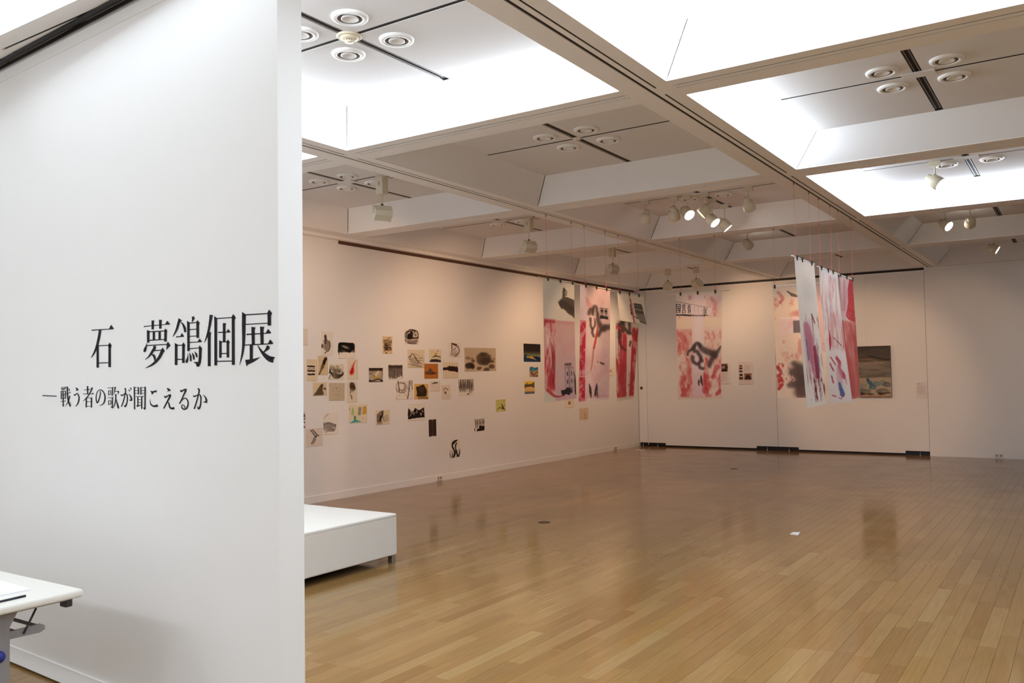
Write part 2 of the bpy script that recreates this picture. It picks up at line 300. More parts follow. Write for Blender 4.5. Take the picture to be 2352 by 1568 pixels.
(1,'kanji_fight','-17444,14828 -17391,14739 -17301,14752 -17423,14833;-17391,14739 -17365,14670 -17303,14672 -17301,14752;-17269,14846 -17237,14760 -17145,14767 -17247,14850;-17237,14760 -17228,14671 -17166,14670 -17145,14767;-17054,14844 -17065,14750 -16982,14739 -16918,14830;-17065,14750 -17092,14672 -17070,14668 -16982,14739;-17455,14634 -17454,14213 -17360,14214 -17368,14634;-17030,14633 -17026,14233 -16933,14234 -16937,14633;-17428,14593 -16962,14610 -16967,14636 -17433,14619;-17407,14415 -16979,14430 -16984,14456 -17411,14441;-17404,14228 -16977,14248 -16982,14274 -17410,14254;-17267,14633 -17262,13841 -17153,13842 -17166,14633;-17482,14088 -16938,14102 -16940,14124 -17485,14114;-17055,14112 -16990,14159 -16901,14108;-16955,14462 -16457,14527 -16471,14552 -16970,14487;-16598,14521 -16503,14585 -16445,14543;-16859,14845 -16849,14701 -16722,14702 -16728,14846;-16849,14701 -16832,14520 -16709,14523 -16722,14702;-16832,14520 -16808,14364 -16683,14370 -16709,14523;-16808,14364 -16774,14220 -16645,14230 -16683,14370;-16774,14220 -16722,14097 -16589,14114 -16645,14230;-16722,14097 -16657,13993 -16527,14015 -16589,14114;-16657,13993 -16569,13902 -16466,13923 -16527,14015;-16569,13902 -16495,13840 -16419,13857 -16466,13923;-16572,14397 -16609,14306 -16506,14295 -16468,14387;-16609,14306 -16661,14195 -16566,14182 -16506,14295;-16661,14195 -16719,14111 -16640,14094 -16566,14182;-16719,14111 -16795,14030 -16735,14013 -16640,14094;-16795,14030 -16915,13932 -16882,13921 -16735,14013;-16915,13932 -17020,13855 -17007,13851 -16882,13921;-16668,14759 -16629,14681 -16532,14693 -16648,14764;-16629,14681 -16603,14613 -16557,14613 -16532,14693;-16456,14097 -16447,13968 -16409,13968 -16441,14097;-16447,13968 -16484,13850 -16431,13847 -16409,13968'),
(1,'kana_u','-15956,14804 -15712,14748 -15630,14675 -15711,14648 -15936,14621 -15824,14676;-16073,14483 -16083,14459 -16032,14464 -16059,14484;-16083,14459 -16094,14424 -15994,14437 -16032,14464;-16094,14424 -16082,14391 -15974,14430 -15994,14437;-16082,14391 -15993,14377 -16024,14439 -15974,14430;-15993,14377 -15953,14395 -16018,14436 -16024,14439;-15953,14395 -15921,14413 -15984,14445 -16018,14436;-15921,14413 -15871,14441 -15935,14469 -15984,14445;-15871,14441 -15814,14471 -15870,14505 -15935,14469;-15814,14471 -15786,14480 -15783,14524 -15870,14505;-15786,14480 -15762,14470 -15699,14502 -15783,14524;-15762,14470 -15716,14439 -15637,14463 -15699,14502;-15716,14439 -15679,14402 -15590,14420 -15637,14463;-15679,14402 -15654,14361 -15556,14374 -15590,14420;-15654,14361 -15638,14313 -15532,14320 -15556,14374;-15638,14313 -15633,14265 -15522,14265 -15532,14320;-15633,14265 -15641,14216 -15526,14209 -15522,14265;-15641,14216 -15662,14162 -15544,14150 -15526,14209;-15662,14162 -15689,14110 -15575,14093 -15544,14150;-15689,14110 -15724,14054 -15621,14034 -15575,14093;-15724,14054 -15769,13995 -15682,13974 -15621,14034;-15769,13995 -15813,13947 -15745,13925 -15682,13974;-15813,13947 -15862,13910 -15816,13889 -15745,13925;-15862,13910 -15918,13879 -15889,13863 -15816,13889;-15918,13879 -15957,13858 -15937,13847 -15889,13863'),
(1,'kanji_person','-14811,14852 -14768,14465 -14681,14466 -14666,14852;-15081,14661 -14464,14677 -14467,14702 -15085,14686;-14574,14690 -14509,14731 -14448,14680;-15173,14460 -14177,14462 -14177,14487 -15173,14489;-14320,14483 -14213,14533 -14134,14469;-14363,14798 -14386,14731 -14263,14710 -14211,14776;-14386,14731 -14439,14637 -14348,14616 -14263,14710;-14439,14637 -14549,14531 -14470,14508 -14348,14616;-14549,14531 -14680,14423 -14608,14400 -14470,14508;-14680,14423 -14800,14338 -14735,14313 -14608,14400;-14800,14338 -14923,14261 -14870,14237 -14735,14313;-14923,14261 -15073,14179 -15043,14163 -14870,14237;-15073,14179 -15194,14116 -15182,14109 -15043,14163;-14922,14285 -14915,13817 -14813,13817 -14799,14285;-14416,14305 -14408,13813 -14308,13813 -14294,14304;-14860,14264 -14354,14270 -14355,14295 -14861,14289;-14858,14082 -14352,14093 -14354,14115 -14860,14103;-14856,13860 -14350,13874 -14352,13895 -14858,13882'),
(1,'kana_no','-13552,14623 -13546,14590 -13484,14593 -13497,14626;-13546,14590 -13539,14541 -13468,14542 -13484,14593;-13539,14541 -13544,14485 -13467,14481 -13468,14542;-13544,14485 -13568,14417 -13490,14409 -13467,14481;-13568,14417 -13606,14335 -13527,14325 -13490,14409;-13606,14335 -13650,14259 -13569,14247 -13527,14325;-13650,14259 -13703,14185 -13616,14170 -13569,14247;-13703,14185 -13764,14114 -13671,14094 -13616,14170;-13764,14114 -13808,14073 -13724,14042 -13671,14094;-13808,14073 -13794,14072 -13809,14022 -13724,14042;-13794,14072 -13790,14074 -13870,14050 -13809,14022;-13790,14074 -13814,14099 -13895,14086 -13870,14050;-13814,14099 -13839,14143 -13919,14134 -13895,14086;-13839,14143 -13860,14205 -13940,14200 -13919,14134;-13860,14205 -13870,14270 -13948,14270 -13940,14200;-13870,14270 -13868,14344 -13941,14347 -13948,14270;-13868,14344 -13854,14427 -13921,14432 -13941,14347;-13854,14427 -13827,14496 -13888,14506 -13921,14432;-13827,14496 -13785,14552 -13838,14565 -13888,14506;-13785,14552 -13728,14599 -13772,14616 -13838,14565;-13728,14599 -13665,14631 -13700,14654 -13772,14616;-13665,14631 -13595,14650 -13618,14679 -13700,14654;-13595,14650 -13519,14657 -13522,14692 -13618,14679;-13519,14657 -13450,14650 -13424,14687 -13522,14692;-13450,14650 -13376,14627 -13327,14660 -13424,14687;-13376,14627 -13296,14588 -13232,14617 -13327,14660;-13296,14588 -13231,14542 -13154,14565 -13232,14617;-13231,14542 -13182,14487 -13094,14505 -13154,14565;-13182,14487 -13143,14422 -13046,14434 -13094,14505;-13143,14422 -13122,14357 -13019,14363 -13046,14434;-13122,14357 -13119,14291 -13011,14289 -13019,14363;-13119,14291 -13133,14219 -13023,14212 -13011,14289;-13133,14219 -13157,14156 -13050,14143 -13023,14212;-13157,14156 -13189,14099 -13092,14080 -13050,14143;-13189,14099 -13233,14046 -13152,14022 -13092,14080;-13233,14046 -13286,14006 -13230,13975 -13152,14022;-13286,14006 -13371,13973 -13341,13943 -13230,13975;-13371,13973 -13481,13947 -13465,13924 -13341,13943;-13481,13947 -13560,13929 -13549,13913 -13465,13924'),
(1,'kanji_song','-12832,14751 -12321,14748 -12321,14773 -12832,14775;-12406,14761 -12338,14813 -12287,14752;-12416,14753 -12444,14379 -12363,14378 -12328,14751;-12766,14640 -12768,14413 -12706,14413 -12711,14640;-12568,14640 -12574,14448 -12519,14448 -12514,14639;-12736,14616 -12539,14626 -12543,14647 -12741,14637;-12736,14437 -12538,14446 -12541,14467 -12739,14458;-12818,14282 -12301,14288 -12302,14313 -12819,14306;-12386,14300 -12319,14340 -12274,14292;-12433,14291 -12427,13805 -12339,13806 -12338,14292;-12553,13899 -12366,13858 -12349,13797 -12468,13831;-12763,14168 -12765,13950 -12703,13950 -12708,14169;-12548,14178 -12557,13978 -12503,13978 -12494,14178;-12734,14158 -12519,14168 -12522,14189 -12737,14179;-12733,13966 -12528,13976 -12532,13997 -12736,13987;-12196,14807 -12205,14660 -12132,14652 -12076,14799;-12205,14660 -12277,14432 -12260,14430 -12132,14652;-12167,14573 -11832,14581 -11835,14608 -12170,14600;-11917,14595 -11850,14624 -11774,14569 -11916,14414 -11867,14534;-12130,14464 -12120,14402 -12029,14403 -12037,14467;-12120,14402 -12116,14311 -12029,14309 -12029,14403;-12116,14311 -12137,14192 -12053,14187 -12029,14309;-12137,14192 -12171,14071 -12092,14064 -12053,14187;-12171,14071 -12209,13976 -12143,13966 -12092,14064;-12209,13976 -12255,13900 -12208,13887 -12143,13966;-12255,13900 -12328,13845 -12299,13832 -12208,13887;-12328,13845 -12392,13810 -12374,13800 -12299,13832;-12045,14239 -12034,14178 -11987,14183 -12019,14242;-12034,14178 -12017,14099 -11945,14107 -11987,14183;-12017,14099 -11995,14029 -11903,14042 -11945,14107;-11995,14029 -11968,13957 -11859,13973 -11903,14042;-11968,13957 -11928,13866 -11806,13884 -11859,13973;-11928,13866 -11894,13793 -11765,13812 -11806,13884'),
(1,'kana_ga','-11642,14458 -11634,14435 -11589,14451 -11623,14464;-11634,14435 -11614,14401 -11543,14435 -11589,14451;-11614,14401 -11554,14373 -11528,14436 -11543,14435;-11554,14373 -11476,14381 -11523,14437 -11528,14436;-11476,14381 -11425,14403 -11476,14446 -11523,14437;-11425,14403 -11375,14425 -11418,14460 -11476,14446;-11375,14425 -11312,14449 -11353,14481 -11418,14460;-11312,14449 -11245,14473 -11276,14507 -11353,14481;-11245,14473 -11202,14480 -11195,14517 -11276,14507;-11202,14480 -11174,14470 -11123,14499 -11195,14517;-11174,14470 -11140,14443 -11069,14464 -11123,14499;-11140,14443 -11114,14408 -11032,14421 -11069,14464;-11114,14408 -11096,14362 -11010,14369 -11032,14421;-11096,14362 -11087,14305 -11001,14307 -11010,14369;-11087,14305 -11086,14246 -11001,14245 -11001,14307;-11086,14246 -11092,14186 -11007,14183 -11001,14245;-11092,14186 -11105,14123 -11023,14116 -11007,14183;-11105,14123 -11130,14064 -11048,14052 -11023,14116;-11130,14064 -11178,14001 -11084,13983 -11048,14052;-11178,14001 -11238,13939 -11132,13912 -11084,13983;-11238,13939 -11264,13915 -11199,13862 -11132,13912;-11264,13915 -11230,13913 -11307,13882 -11199,13862;-11230,13913 -11274,13941 -11327,13929 -11307,13882;-11274,13941 -11309,13965 -11336,13960 -11327,13929;-11310,14730 -11273,14698 -11172,14712 -11198,14756;-11273,14698 -11243,14640 -11156,14639 -11172,14712;-11243,14640 -11263,14541 -11184,14534 -11156,14639;-11263,14541 -11309,14418 -11231,14410 -11184,14534;-11309,14418 -11367,14279 -11285,14269 -11231,14410;-11367,14279 -11437,14138 -11354,14125 -11285,14269;-11437,14138 -11530,13998 -11455,13984 -11354,14125;-11530,13998 -11609,13892 -11541,13878 -11455,13984;-10956,14485 -10886,14432 -10843,14450 -10940,14493;-10886,14432 -10809,14364 -10730,14390 -10843,14450;-10809,14364 -10768,14300 -10660,14321 -10730,14390;-10768,14300 -10740,14241 -10621,14252 -10660,14321;-10740,14241 -10718,14192 -10632,14192 -10621,14252;-10718,14192 -10705,14155 -10656,14153 -10632,14192;-10911,14181 -10751,14228 -10645,14145;-10957,14682 -10897,14628 -10822,14649 -10941,14690;-10897,14628 -10859,14581 -10824,14584 -10822,14649;-10832,14765 -10775,14709 -10697,14735 -10817,14773;-10775,14709 -10720,14663 -10680,14670 -10697,14735'),
(1,'kanji_hear','-10485,14805 -10460,13774 -10369,13776 -10387,14805;-9570,14800 -9584,13784 -9482,13785 -9468,14799;-10136,14784 -10131,14452 -10041,14452 -10038,14784;-9924,14783 -9923,14443 -9833,14443 -9834,14783;-10418,14752 -10104,14751 -10104,14773 -10419,14775;-9879,14750 -9519,14748 -9519,14770 -9879,14772;-10418,14623 -10104,14622 -10104,14644 -10418,14645;-9879,14621 -9518,14620 -9518,14642 -9879,14643;-10417,14493 -10103,14492 -10103,14515 -10418,14515;-9878,14492 -9518,14492 -9518,14514 -9878,14514;-9687,13865 -9499,13858 -9533,13766 -9601,13784;-10294,14342 -9671,14344 -9671,14369 -10294,14368;-9757,14356 -9699,14400 -9637,14351;-10176,14341 -10174,13944 -10098,13944 -10099,14341;-9853,14351 -9852,13799 -9762,13800 -9764,14351;-10136,14204 -9808,14211 -9809,14233 -10138,14226;-10136,14081 -9807,14088 -9809,14110 -10137,14103;-10203,13880 -10038,13925 -10060,13964 -10242,13958;-10038,13925 -9784,13982 -9797,14003 -10060,13964'),
(1,'kana_ko','-9069,14622 -9053,14578 -8993,14605 -9052,14627;-9053,14578 -8980,14526 -8940,14595 -8993,14605;-8980,14526 -8854,14531 -8875,14599 -8940,14595;-8854,14531 -8747,14549 -8771,14609 -8875,14599;-8747,14549 -8642,14550 -8668,14627 -8771,14609;-8642,14550 -8560,14548 -8593,14644 -8668,14627;-8959,14434 -8993,14543 -8792,14543;-9110,14252 -9122,14187 -9092,14187 -9090,14252;-9122,14187 -9123,14104 -9077,14109 -9092,14187;-9123,14104 -9094,14029 -9027,14046 -9077,14109;-9094,14029 -9028,13961 -8956,14000 -9027,14046;-9028,13961 -8910,13913 -8861,13975 -8956,14000;-8910,13913 -8759,13888 -8757,13968 -8861,13975;-8759,13888 -8582,13898 -8622,13990 -8757,13968;-8582,13898 -8447,13915 -8506,14018 -8622,13990'),
(1,'kana_e','-7775,14746 -7582,14710 -7454,14638 -7486,14603 -7630,14603 -7791,14541 -7646,14621;-7962,14406 -7961,14352 -7887,14375 -7944,14409;-7961,14352 -7883,14289 -7861,14366 -7887,14375;-7883,14289 -7752,14324 -7811,14379 -7861,14366;-7752,14324 -7658,14370 -7698,14410 -7811,14379;-7658,14370 -7549,14386 -7586,14447 -7698,14410;-7549,14386 -7506,14385 -7465,14467 -7586,14447;-7506,14385 -7547,14411 -7404,14394 -7465,14467;-7547,14411 -7575,14361 -7460,14331 -7404,14394;-7575,14361 -7665,14257 -7566,14228 -7460,14331;-7665,14257 -7785,14127 -7700,14102 -7566,14228;-7785,14127 -7925,13972 -7846,13950 -7700,14102;-7925,13972 -8039,13846 -7963,13826 -7846,13950;-7733,14097 -7683,14088 -7649,14126 -7719,14132;-7683,14088 -7637,14068 -7558,14091 -7649,14126;-7637,14068 -7615,13996 -7518,14009 -7558,14091;-7615,13996 -7584,13909 -7483,13932 -7518,14009;-7584,13909 -7514,13846 -7428,13895 -7483,13932;-7514,13846 -7404,13804 -7374,13880 -7428,13895;-7404,13804 -7257,13802 -7281,13893 -7374,13880;-7257,13802 -7145,13811 -7189,13913 -7281,13893'),
(1,'kana_ru','-6720,14652 -6720,14602 -6652,14626 -6703,14655;-6720,14602 -6634,14545 -6633,14622 -6652,14626;-6634,14545 -6499,14585 -6556,14641 -6633,14622;-6499,14585 -6397,14631 -6436,14675 -6556,14641;-6397,14631 -6332,14633 -6347,14700 -6436,14675;-6332,14633 -6350,14632 -6236,14690 -6347,14700;-6350,14632 -6359,14643 -6216,14626 -6236,14690;-6359,14643 -6381,14588 -6267,14561 -6216,14626;-6381,14588 -6464,14466 -6377,14443 -6267,14561;-6464,14466 -6574,14322 -6507,14304 -6377,14443;-6574,14322 -6697,14174 -6629,14156 -6507,14304;-6697,14174 -6795,14059 -6722,14040 -6629,14156;-6644,14130 -6595,14167 -6639,14185 -6685,14146;-6595,14167 -6523,14219 -6570,14241 -6639,14185;-6523,14219 -6457,14254 -6499,14284 -6570,14241;-6457,14254 -6404,14269 -6428,14307 -6499,14284;-6404,14269 -6352,14272 -6351,14316 -6428,14307;-6352,14272 -6309,14267 -6278,14308 -6351,14316;-6309,14267 -6263,14249 -6209,14284 -6278,14308;-6263,14249 -6214,14218 -6146,14247 -6209,14284;-6214,14218 -6179,14183 -6100,14202 -6146,14247;-6179,14183 -6159,14141 -6073,14150 -6100,14202;-6159,14141 -6151,14089 -6061,14092 -6073,14150;-6151,14089 -6155,14039 -6064,14034 -6061,14092;-6155,14039 -6173,13988 -6082,13976 -6064,14034;-6173,13988 -6204,13935 -6115,13915 -6082,13976;-6204,13935 -6241,13896 -6162,13864 -6115,13915;-6241,13896 -6287,13871 -6226,13826 -6162,13864;-6287,13871 -6343,13854 -6304,13800 -6226,13826;-6343,13854 -6389,13847 -6382,13788 -6304,13800;-6389,13847 -6426,13849 -6458,13794 -6382,13788;-6426,13849 -6470,13859 -6525,13815 -6458,13794;-6470,13859 -6506,13875 -6575,13844 -6525,13815;-6506,13875 -6539,13900 -6608,13882 -6575,13844;-6539,13900 -6568,13935 -6626,13927 -6608,13882;-6568,13935 -6578,13962 -6627,13965 -6626,13927;-6578,13962 -6565,13982 -6604,13996 -6627,13965;-6565,13982 -6535,13999 -6561,14021 -6604,13996;-6535,13999 -6513,14003 -6506,14030 -6561,14021;-6513,14003 -6486,13992 -6451,14015 -6506,14030;-6486,13992 -6446,13965 -6400,13987 -6451,14015;-6446,13965 -6412,13939 -6359,13957 -6400,13987;-6412,13939 -6385,13911 -6332,13924 -6359,13957;-6385,13911 -6361,13880 -6315,13889 -6332,13924;-6361,13880 -6345,13858 -6304,13866 -6315,13889'),
(1,'kana_ka','-5737,14425 -5734,14402 -5693,14413 -5721,14429;-5734,14402 -5722,14365 -5656,14396 -5693,14413;-5722,14365 -5662,14336 -5645,14397 -5656,14396;-5662,14336 -5584,14345 -5620,14401 -5645,14397;-5584,14345 -5517,14370 -5556,14414 -5620,14401;-5517,14370 -5457,14391 -5490,14428 -5556,14414;-5457,14391 -5396,14412 -5428,14445 -5490,14428;-5396,14412 -5338,14431 -5359,14466 -5428,14445;-5338,14431 -5300,14434 -5288,14471 -5359,14466;-5300,14434 -5270,14422 -5223,14452 -5288,14471;-5270,14422 -5238,14395 -5171,14418 -5223,14452;-5238,14395 -5215,14361 -5135,14374 -5171,14418;-5215,14361 -5203,14316 -5119,14321 -5135,14374;-5203,14316 -5199,14259 -5116,14259 -5119,14321;-5199,14259 -5202,14198 -5119,14196 -5116,14259;-5202,14198 -5210,14132 -5127,14128 -5119,14196;-5210,14132 -5225,14060 -5141,14053 -5127,14128;-5225,14060 -5249,13998 -5163,13986 -5141,14053;-5249,13998 -5288,13940 -5192,13920 -5163,13986;-5288,13940 -5335,13890 -5233,13857 -5192,13920;-5335,13890 -5331,13880 -5318,13812 -5233,13857;-5331,13880 -5324,13882 -5404,13853 -5318,13812;-5324,13882 -5378,13924 -5427,13912 -5404,13853;-5378,13924 -5418,13959 -5440,13953 -5427,13912;-5408,14674 -5364,14662 -5289,14705 -5358,14728;-5364,14662 -5329,14638 -5229,14644 -5289,14705;-5329,14638 -5346,14557 -5259,14546 -5229,14644;-5346,14557 -5391,14441 -5316,14430 -5259,14546;-5391,14441 -5444,14311 -5370,14300 -5316,14430;-5444,14311 -5511,14167 -5436,14155 -5370,14300;-5511,14167 -5610,13992 -5533,13978 -5436,14155;-5610,13992 -5694,13850 -5614,13835 -5533,13978;-5019,14449 -4947,14393 -4911,14411 -5006,14456;-4947,14393 -4872,14322 -4801,14346 -4911,14411;-4872,14322 -4839,14256 -4739,14274 -4801,14346;-4839,14256 -4818,14194 -4708,14203 -4739,14274;-4818,14194 -4799,14139 -4719,14140 -4708,14203;-4799,14139 -4787,14098 -4740,14096 -4719,14140;-5013,14130 -4822,14181 -4734,14097'),
]
PAPER_BOX = {1:(7.272,7.369,1.918,2.119),2:(7.582,7.779,1.8,2.098),3:(7.878,8.185,1.76,1.969),4:(7.344,7.522,1.483,1.749),5:(7.536,7.7,1.555,1.792),6:(7.717,7.981,1.497,1.691),7:(8.041,8.233,1.491,1.755),8:(7.448,7.681,1.3,1.465),9:(7.716,7.991,1.232,1.454),10:(8.028,8.216,1.197,1.461),11:(8.062,8.397,0.93,1.175),12:(7.616,7.865,0.814,1.078),13:(7.329,7.604,0.689,0.907),14:(7.256,7.328,0.911,1.123),15:(8.714,8.908,1.833,2.069),16:(9.168,9.477,1.975,2.19),17:(9.222,9.591,1.643,1.901),18:(9.698,9.973,1.726,1.916),19:(10.161,10.467,1.803,2.021),20:(10.548,11.387,1.591,1.955),21:(8.442,8.714,1.455,1.643),22:(8.825,9.116,1.489,1.69),23:(9.588,9.901,1.488,1.703),24:(10.018,10.383,1.49,1.728),25:(8.969,9.326,1.206,1.472),26:(9.362,9.672,1.199,1.415),27:(9.713,9.94,1.302,1.452),28:(9.975,10.185,1.182,1.388),29:(10.39,10.767,1.225,1.471),30:(9.217,9.585,0.904,1.144),31:(8.564,8.837,0.884,1.078),32:(9.674,9.844,0.658,0.9),33:(11.368,11.643,0.943,1.133),34:(10.778,11.047,0.659,0.856),35:(10.148,10.409,0.308,0.574),36:(12.211,12.748,1.745,2.052),37:(12.387,12.663,1.488,1.665),38:(12.223,12.537,1.205,1.419),39:(13.569,13.904,0.915,1.09),40:(14.093,14.429,0.675,0.887),41:(15.321,15.549,1.455,1.646)}

# ------------------------------------------------------------------ floor
floor = struct(B(XW - 0.1, XR + 0.1, YB - 0.1, YW + 0.2, -0.12, -0.016).build('floor', M['subfloor']), 'varnished plank floor of the gallery')
PWID, PLEN, GAP = 0.0895, 0.909, 0.0008
tones = [(176, 134, 84), (184, 142, 92), (168, 124, 76), (190, 150, 100), (160, 116, 70), (180, 136, 82), (194, 158, 110), (172, 130, 86)]
def plank_shape(x0, x1, y0, y1, dz):
    mb = MB(); c = 0.0006; z0, z1 = -0.016, dz
    mb.v += [(x0, y0, z0), (x1, y0, z0), (x1, y1, z0), (x0, y1, z0), (x0, y0, z1 - c), (x1, y0, z1 - c), (x1, y1, z1 - c), (x0, y1, z1 - c),
             (x0 + c, y0 + c, z1), (x1 - c, y0 + c, z1), (x1 - c, y1 - c, z1), (x0 + c, y1 - c, z1)]
    for i in range(4):
        j = (i + 1) % 4
        mb.f += [(i, j, 4 + j, 4 + i), (4 + i, 4 + j, 8 + j, 8 + i)]
    mb.f.append((8, 9, 10, 11)); mb.mi = [0] * 9
    return mb
def put_ink(me, cols):
    a = me.color_attributes.new('ink', 'FLOAT_COLOR', 'POINT')
    a.data.foreach_set('color', np.asarray(cols, dtype=np.float32).ravel())
planks = []
nrow = int(math.ceil((XR - XW) / PWID))
prng = random.Random(11)
for i in range(nrow):
    x0 = XW + i * PWID; x1 = min(x0 + PWID, XR)
    y = YB - prng.random() * PLEN
    while y < YW + 0.08:
        y1 = y + PLEN
        a, b = max(y, YB), min(y1, YW + 0.08)
        if b - a > 0.03:
            t = tones[prng.randrange(len(tones))]; k = 1 + prng.uniform(-0.045, 0.045); q = 0.32 if prng.random() < 0.85 else 0.62
            t = tuple(m + (a - v) * q for a, m, v in zip(t, (140, 108, 65), (178, 136, 87)))
            col = tuple(c * k for c in lin(t)[:3]) + (1,)
            planks.append((x0 + GAP / 2, x1 - GAP / 2, a + GAP / 2, b - GAP / 2, prng.uniform(-0.0003, 0.0), col))
        y = y1
def seen(p):
    cx, cy = (p[0] + p[1]) / 2, (p[2] + p[3]) / 2
    d = Vector((cx, cy, -1.5)); z = d.dot(fwd)
    if z < 0.5: return None
    u = 1176 + 1984 * d.dot(r2v) / z; v = 784 + 1984 * d.dot(d2v) / z
    if u < 690 or u > 2380 or v > 1600: return None
    return z
vis = sorted([(seen(p), k) for k, p in enumerate(planks) if seen(p)])
near = set(k for _, k in vis[:296])
rest_v, rest_f, rest_c = [], [], []
for k, p in enumerate(planks):
    mb = plank_shape(*p[:5])
    if k in near:
        cx, cy = (p[0] + p[1]) / 2, (p[2] + p[3]) / 2
        mb.v = [(a - cx, b - cy, c) for a, b, c in mb.v]
        me = mb.mesh('plank', [M['floor']]); put_ink(me, [p[5]] * len(me.vertices))
        link('plank', me, floor, (cx, cy, 0))
    else:
        n = len(rest_v); rest_v += mb.v; rest_f += [tuple(n + i for i in f) for f in mb.f]; rest_c += [p[5]] * 12
me = bpy.data.meshes.new('planks'); me.from_pydata(rest_v, [], rest_f); me.materials.append(M['floor']); put_ink(me, rest_c)
po = link('planks', me, floor); po['kind'] = 'stuff'

# ------------------------------------------------------------------ walls
wl = struct(B(XW - 0.12, XW, YB - 0.1, YW + 0.2, 0, 3.85).build('wall_left', M['wall']), 'long white gallery wall hung with small drawings')
struct(B(XR, XR + 0.12, YB - 0.1, YW + 0.2, 0, 3.85).build('wall_right', M['wall']))
struct(B(XW - 0.1, XR + 0.1, YB - 0.12, YB, 0, 3.85).build('wall_rear', M['wall']))
wb = struct(B(-2.333, XR + 0.05, YW, YW + 0.2, 0, 3.85).build('wall_back', M['wall']), 'fixed white wall at the right of the sliding panels')
struct(B(XW - 0.05, -2.333, YW + 0.075, YW + 0.2, 0, 3.85).build('wall_recess', M['black']), 'black recess behind the sliding wall panels')
# baseboards: thin flush boards with a fine top joint
def base_y(name, x, y0, y1, z1, s):
    o = struct(B(min(x, x + s), max(x, x + s), y0, y1, 0.0, z1).build(name, M['wall'])); return o
base_y('baseboard_left', XW, YB, YW + 0.07, 0.088, 0.006)
base_y('baseboard_right', XR - 0.006, YB, YW, 0.088, 0.006)
struct(B(-2.329, XR, YW - 0.005, YW, 0.0, 0.085).build('baseboard_back', M['wall']))
struct(B(XW, XR, YB, YB + 0.006, 0.0, 0.088).build('baseboard_rear', M['wall']))
# cornice; picture rail groove as a raised strip, its shade put into the colour
struct(B(XW, XW + 0.085, 2.5, YW - 0.02, 3.262, H + 0.01).build('trim_1', M['beam']), 'pale cornice strip along the top of the left wall')
struct(B(XW, XW + 0.012, 7.9, YW - 0.13, 3.222, 3.262).build('trim_2', M['brown']), 'brown strip coloured as the shaded picture rail slot under the left cornice')
struct(B(-2.10, XR, YW - 0.012, YW, 3.236, 3.256).build('trim_3', M['side']), 'thin grey rail along the top of the right back wall')
struct(B(XW + 0.05, -2.30, YW + 0.005, YW + 0.06, 3.275, H + 0.01).build('trim_4', M['black']), 'black ceiling track above the sliding panels')

# sliding wall panels with notched lower corners and black feet
def wall_panel(x0, x1, n0, n1, label, knob=False, feet=()):
    root = empty('sliding_wall_panel', ((x0 + x1) / 2, YW + 0.03, 0))
    ox = (x0 + x1) / 2
    z0, zn, zt = 0.036, 0.080, 3.262
    pts = []
    if n0: pts += [(x0, zn), (x0 + n0, zn), (x0 + n0, z0)]
    else: pts += [(x0, z0)]
    if n1: pts += [(x1 - n1, z0), (x1 - n1, zn), (x1, zn)]
    else: pts += [(x1, z0)]
    pts += [(x1, zt), (x0, zt)]
    MB().extrude([(a - ox, -0.03, z) for a, z in pts], (0, 0.06, 0)).build('panel', M['wall'], root)
    B(x0 - ox + 0.002, x1 - ox - 0.002, -0.034, -0.03, zt - 0.028, zt - 0.004).build('top_trim', M['beam'], root)
    for fx in feet:
        f = MB(); f.lathe([(0.0, 0.0), (0.018, 0.0), (0.018, 0.008), (0.007, 0.012), (0.007, 0.045), (0.011, 0.047), (0.011, 0.058), (0, 0.058)], 10)
        f.build('levelling_foot', M['chrome'], root, True, (fx - ox, -0.005, 0.0))
    if knob:
        k = MB().lathe([(0.0, 0.012), (0.024, 0.011), (0.030, 0.006), (0.031, 0.0)], 20).build('round_pull', M['brass'], root, True, (-7.812 - ox, -0.03, 1.215))
        k.rotation_euler = (math.radians(90), 0, 0)
    tag(root, label, 'wall panel')
    return root
wall_panel(XW + 0.012, -7.688, 0.1849, 0, 'narrow sliding panel with round brass pull in the far corner', True, (-7.803,))
wall_panel(-7.682, -4.982, 0.39, 0.415, 'wide sliding wall panel behind the hand collage banner', feet=(-7.478, -5.192))
wall_panel(-4.976, -2.338, 0.385, 0.392, 'sliding wall panel carrying the dark seascape canvas', feet=(-4.776, -2.491))

# ------------------------------------------------------------------ partition with the exhibition title
TH = math.atan(0.0655)
part = struct(empty('wall_partition', (-2.582, 2.265, 0), -TH), 'white title wall in the foreground')
B(-5.36, 0.0, 0.0, 0.118, 0.012, 3.262).build('panel', M['partition'], part)
B(-5.36, -0.002, -0.0035, 0.0, 0.014, 0.094).build('baseboard', M['partition'], part)
B(-5.36, -0.002, -0.0045, 0.0, 0.094, 0.0985).build('baseboard_lip', M['white_metal'], part)
B(-5.36, -0.002, -0.003, 0.0, 3.205, 3.262).build('top_rail', M['partition'], part)
B(-5.36, -0.01, -0.012, -0.004, 3.262, 3.270).build('rail_lip', M['chrome'], part)
B(-5.36, -0.01, 0.0, 0.11, 3.262, 3.3010).build('track', M['black'], part)
B(-5.36, -0.01, -0.045, -0.02, 3.288, 3.3010).build('track', M['black'], part)

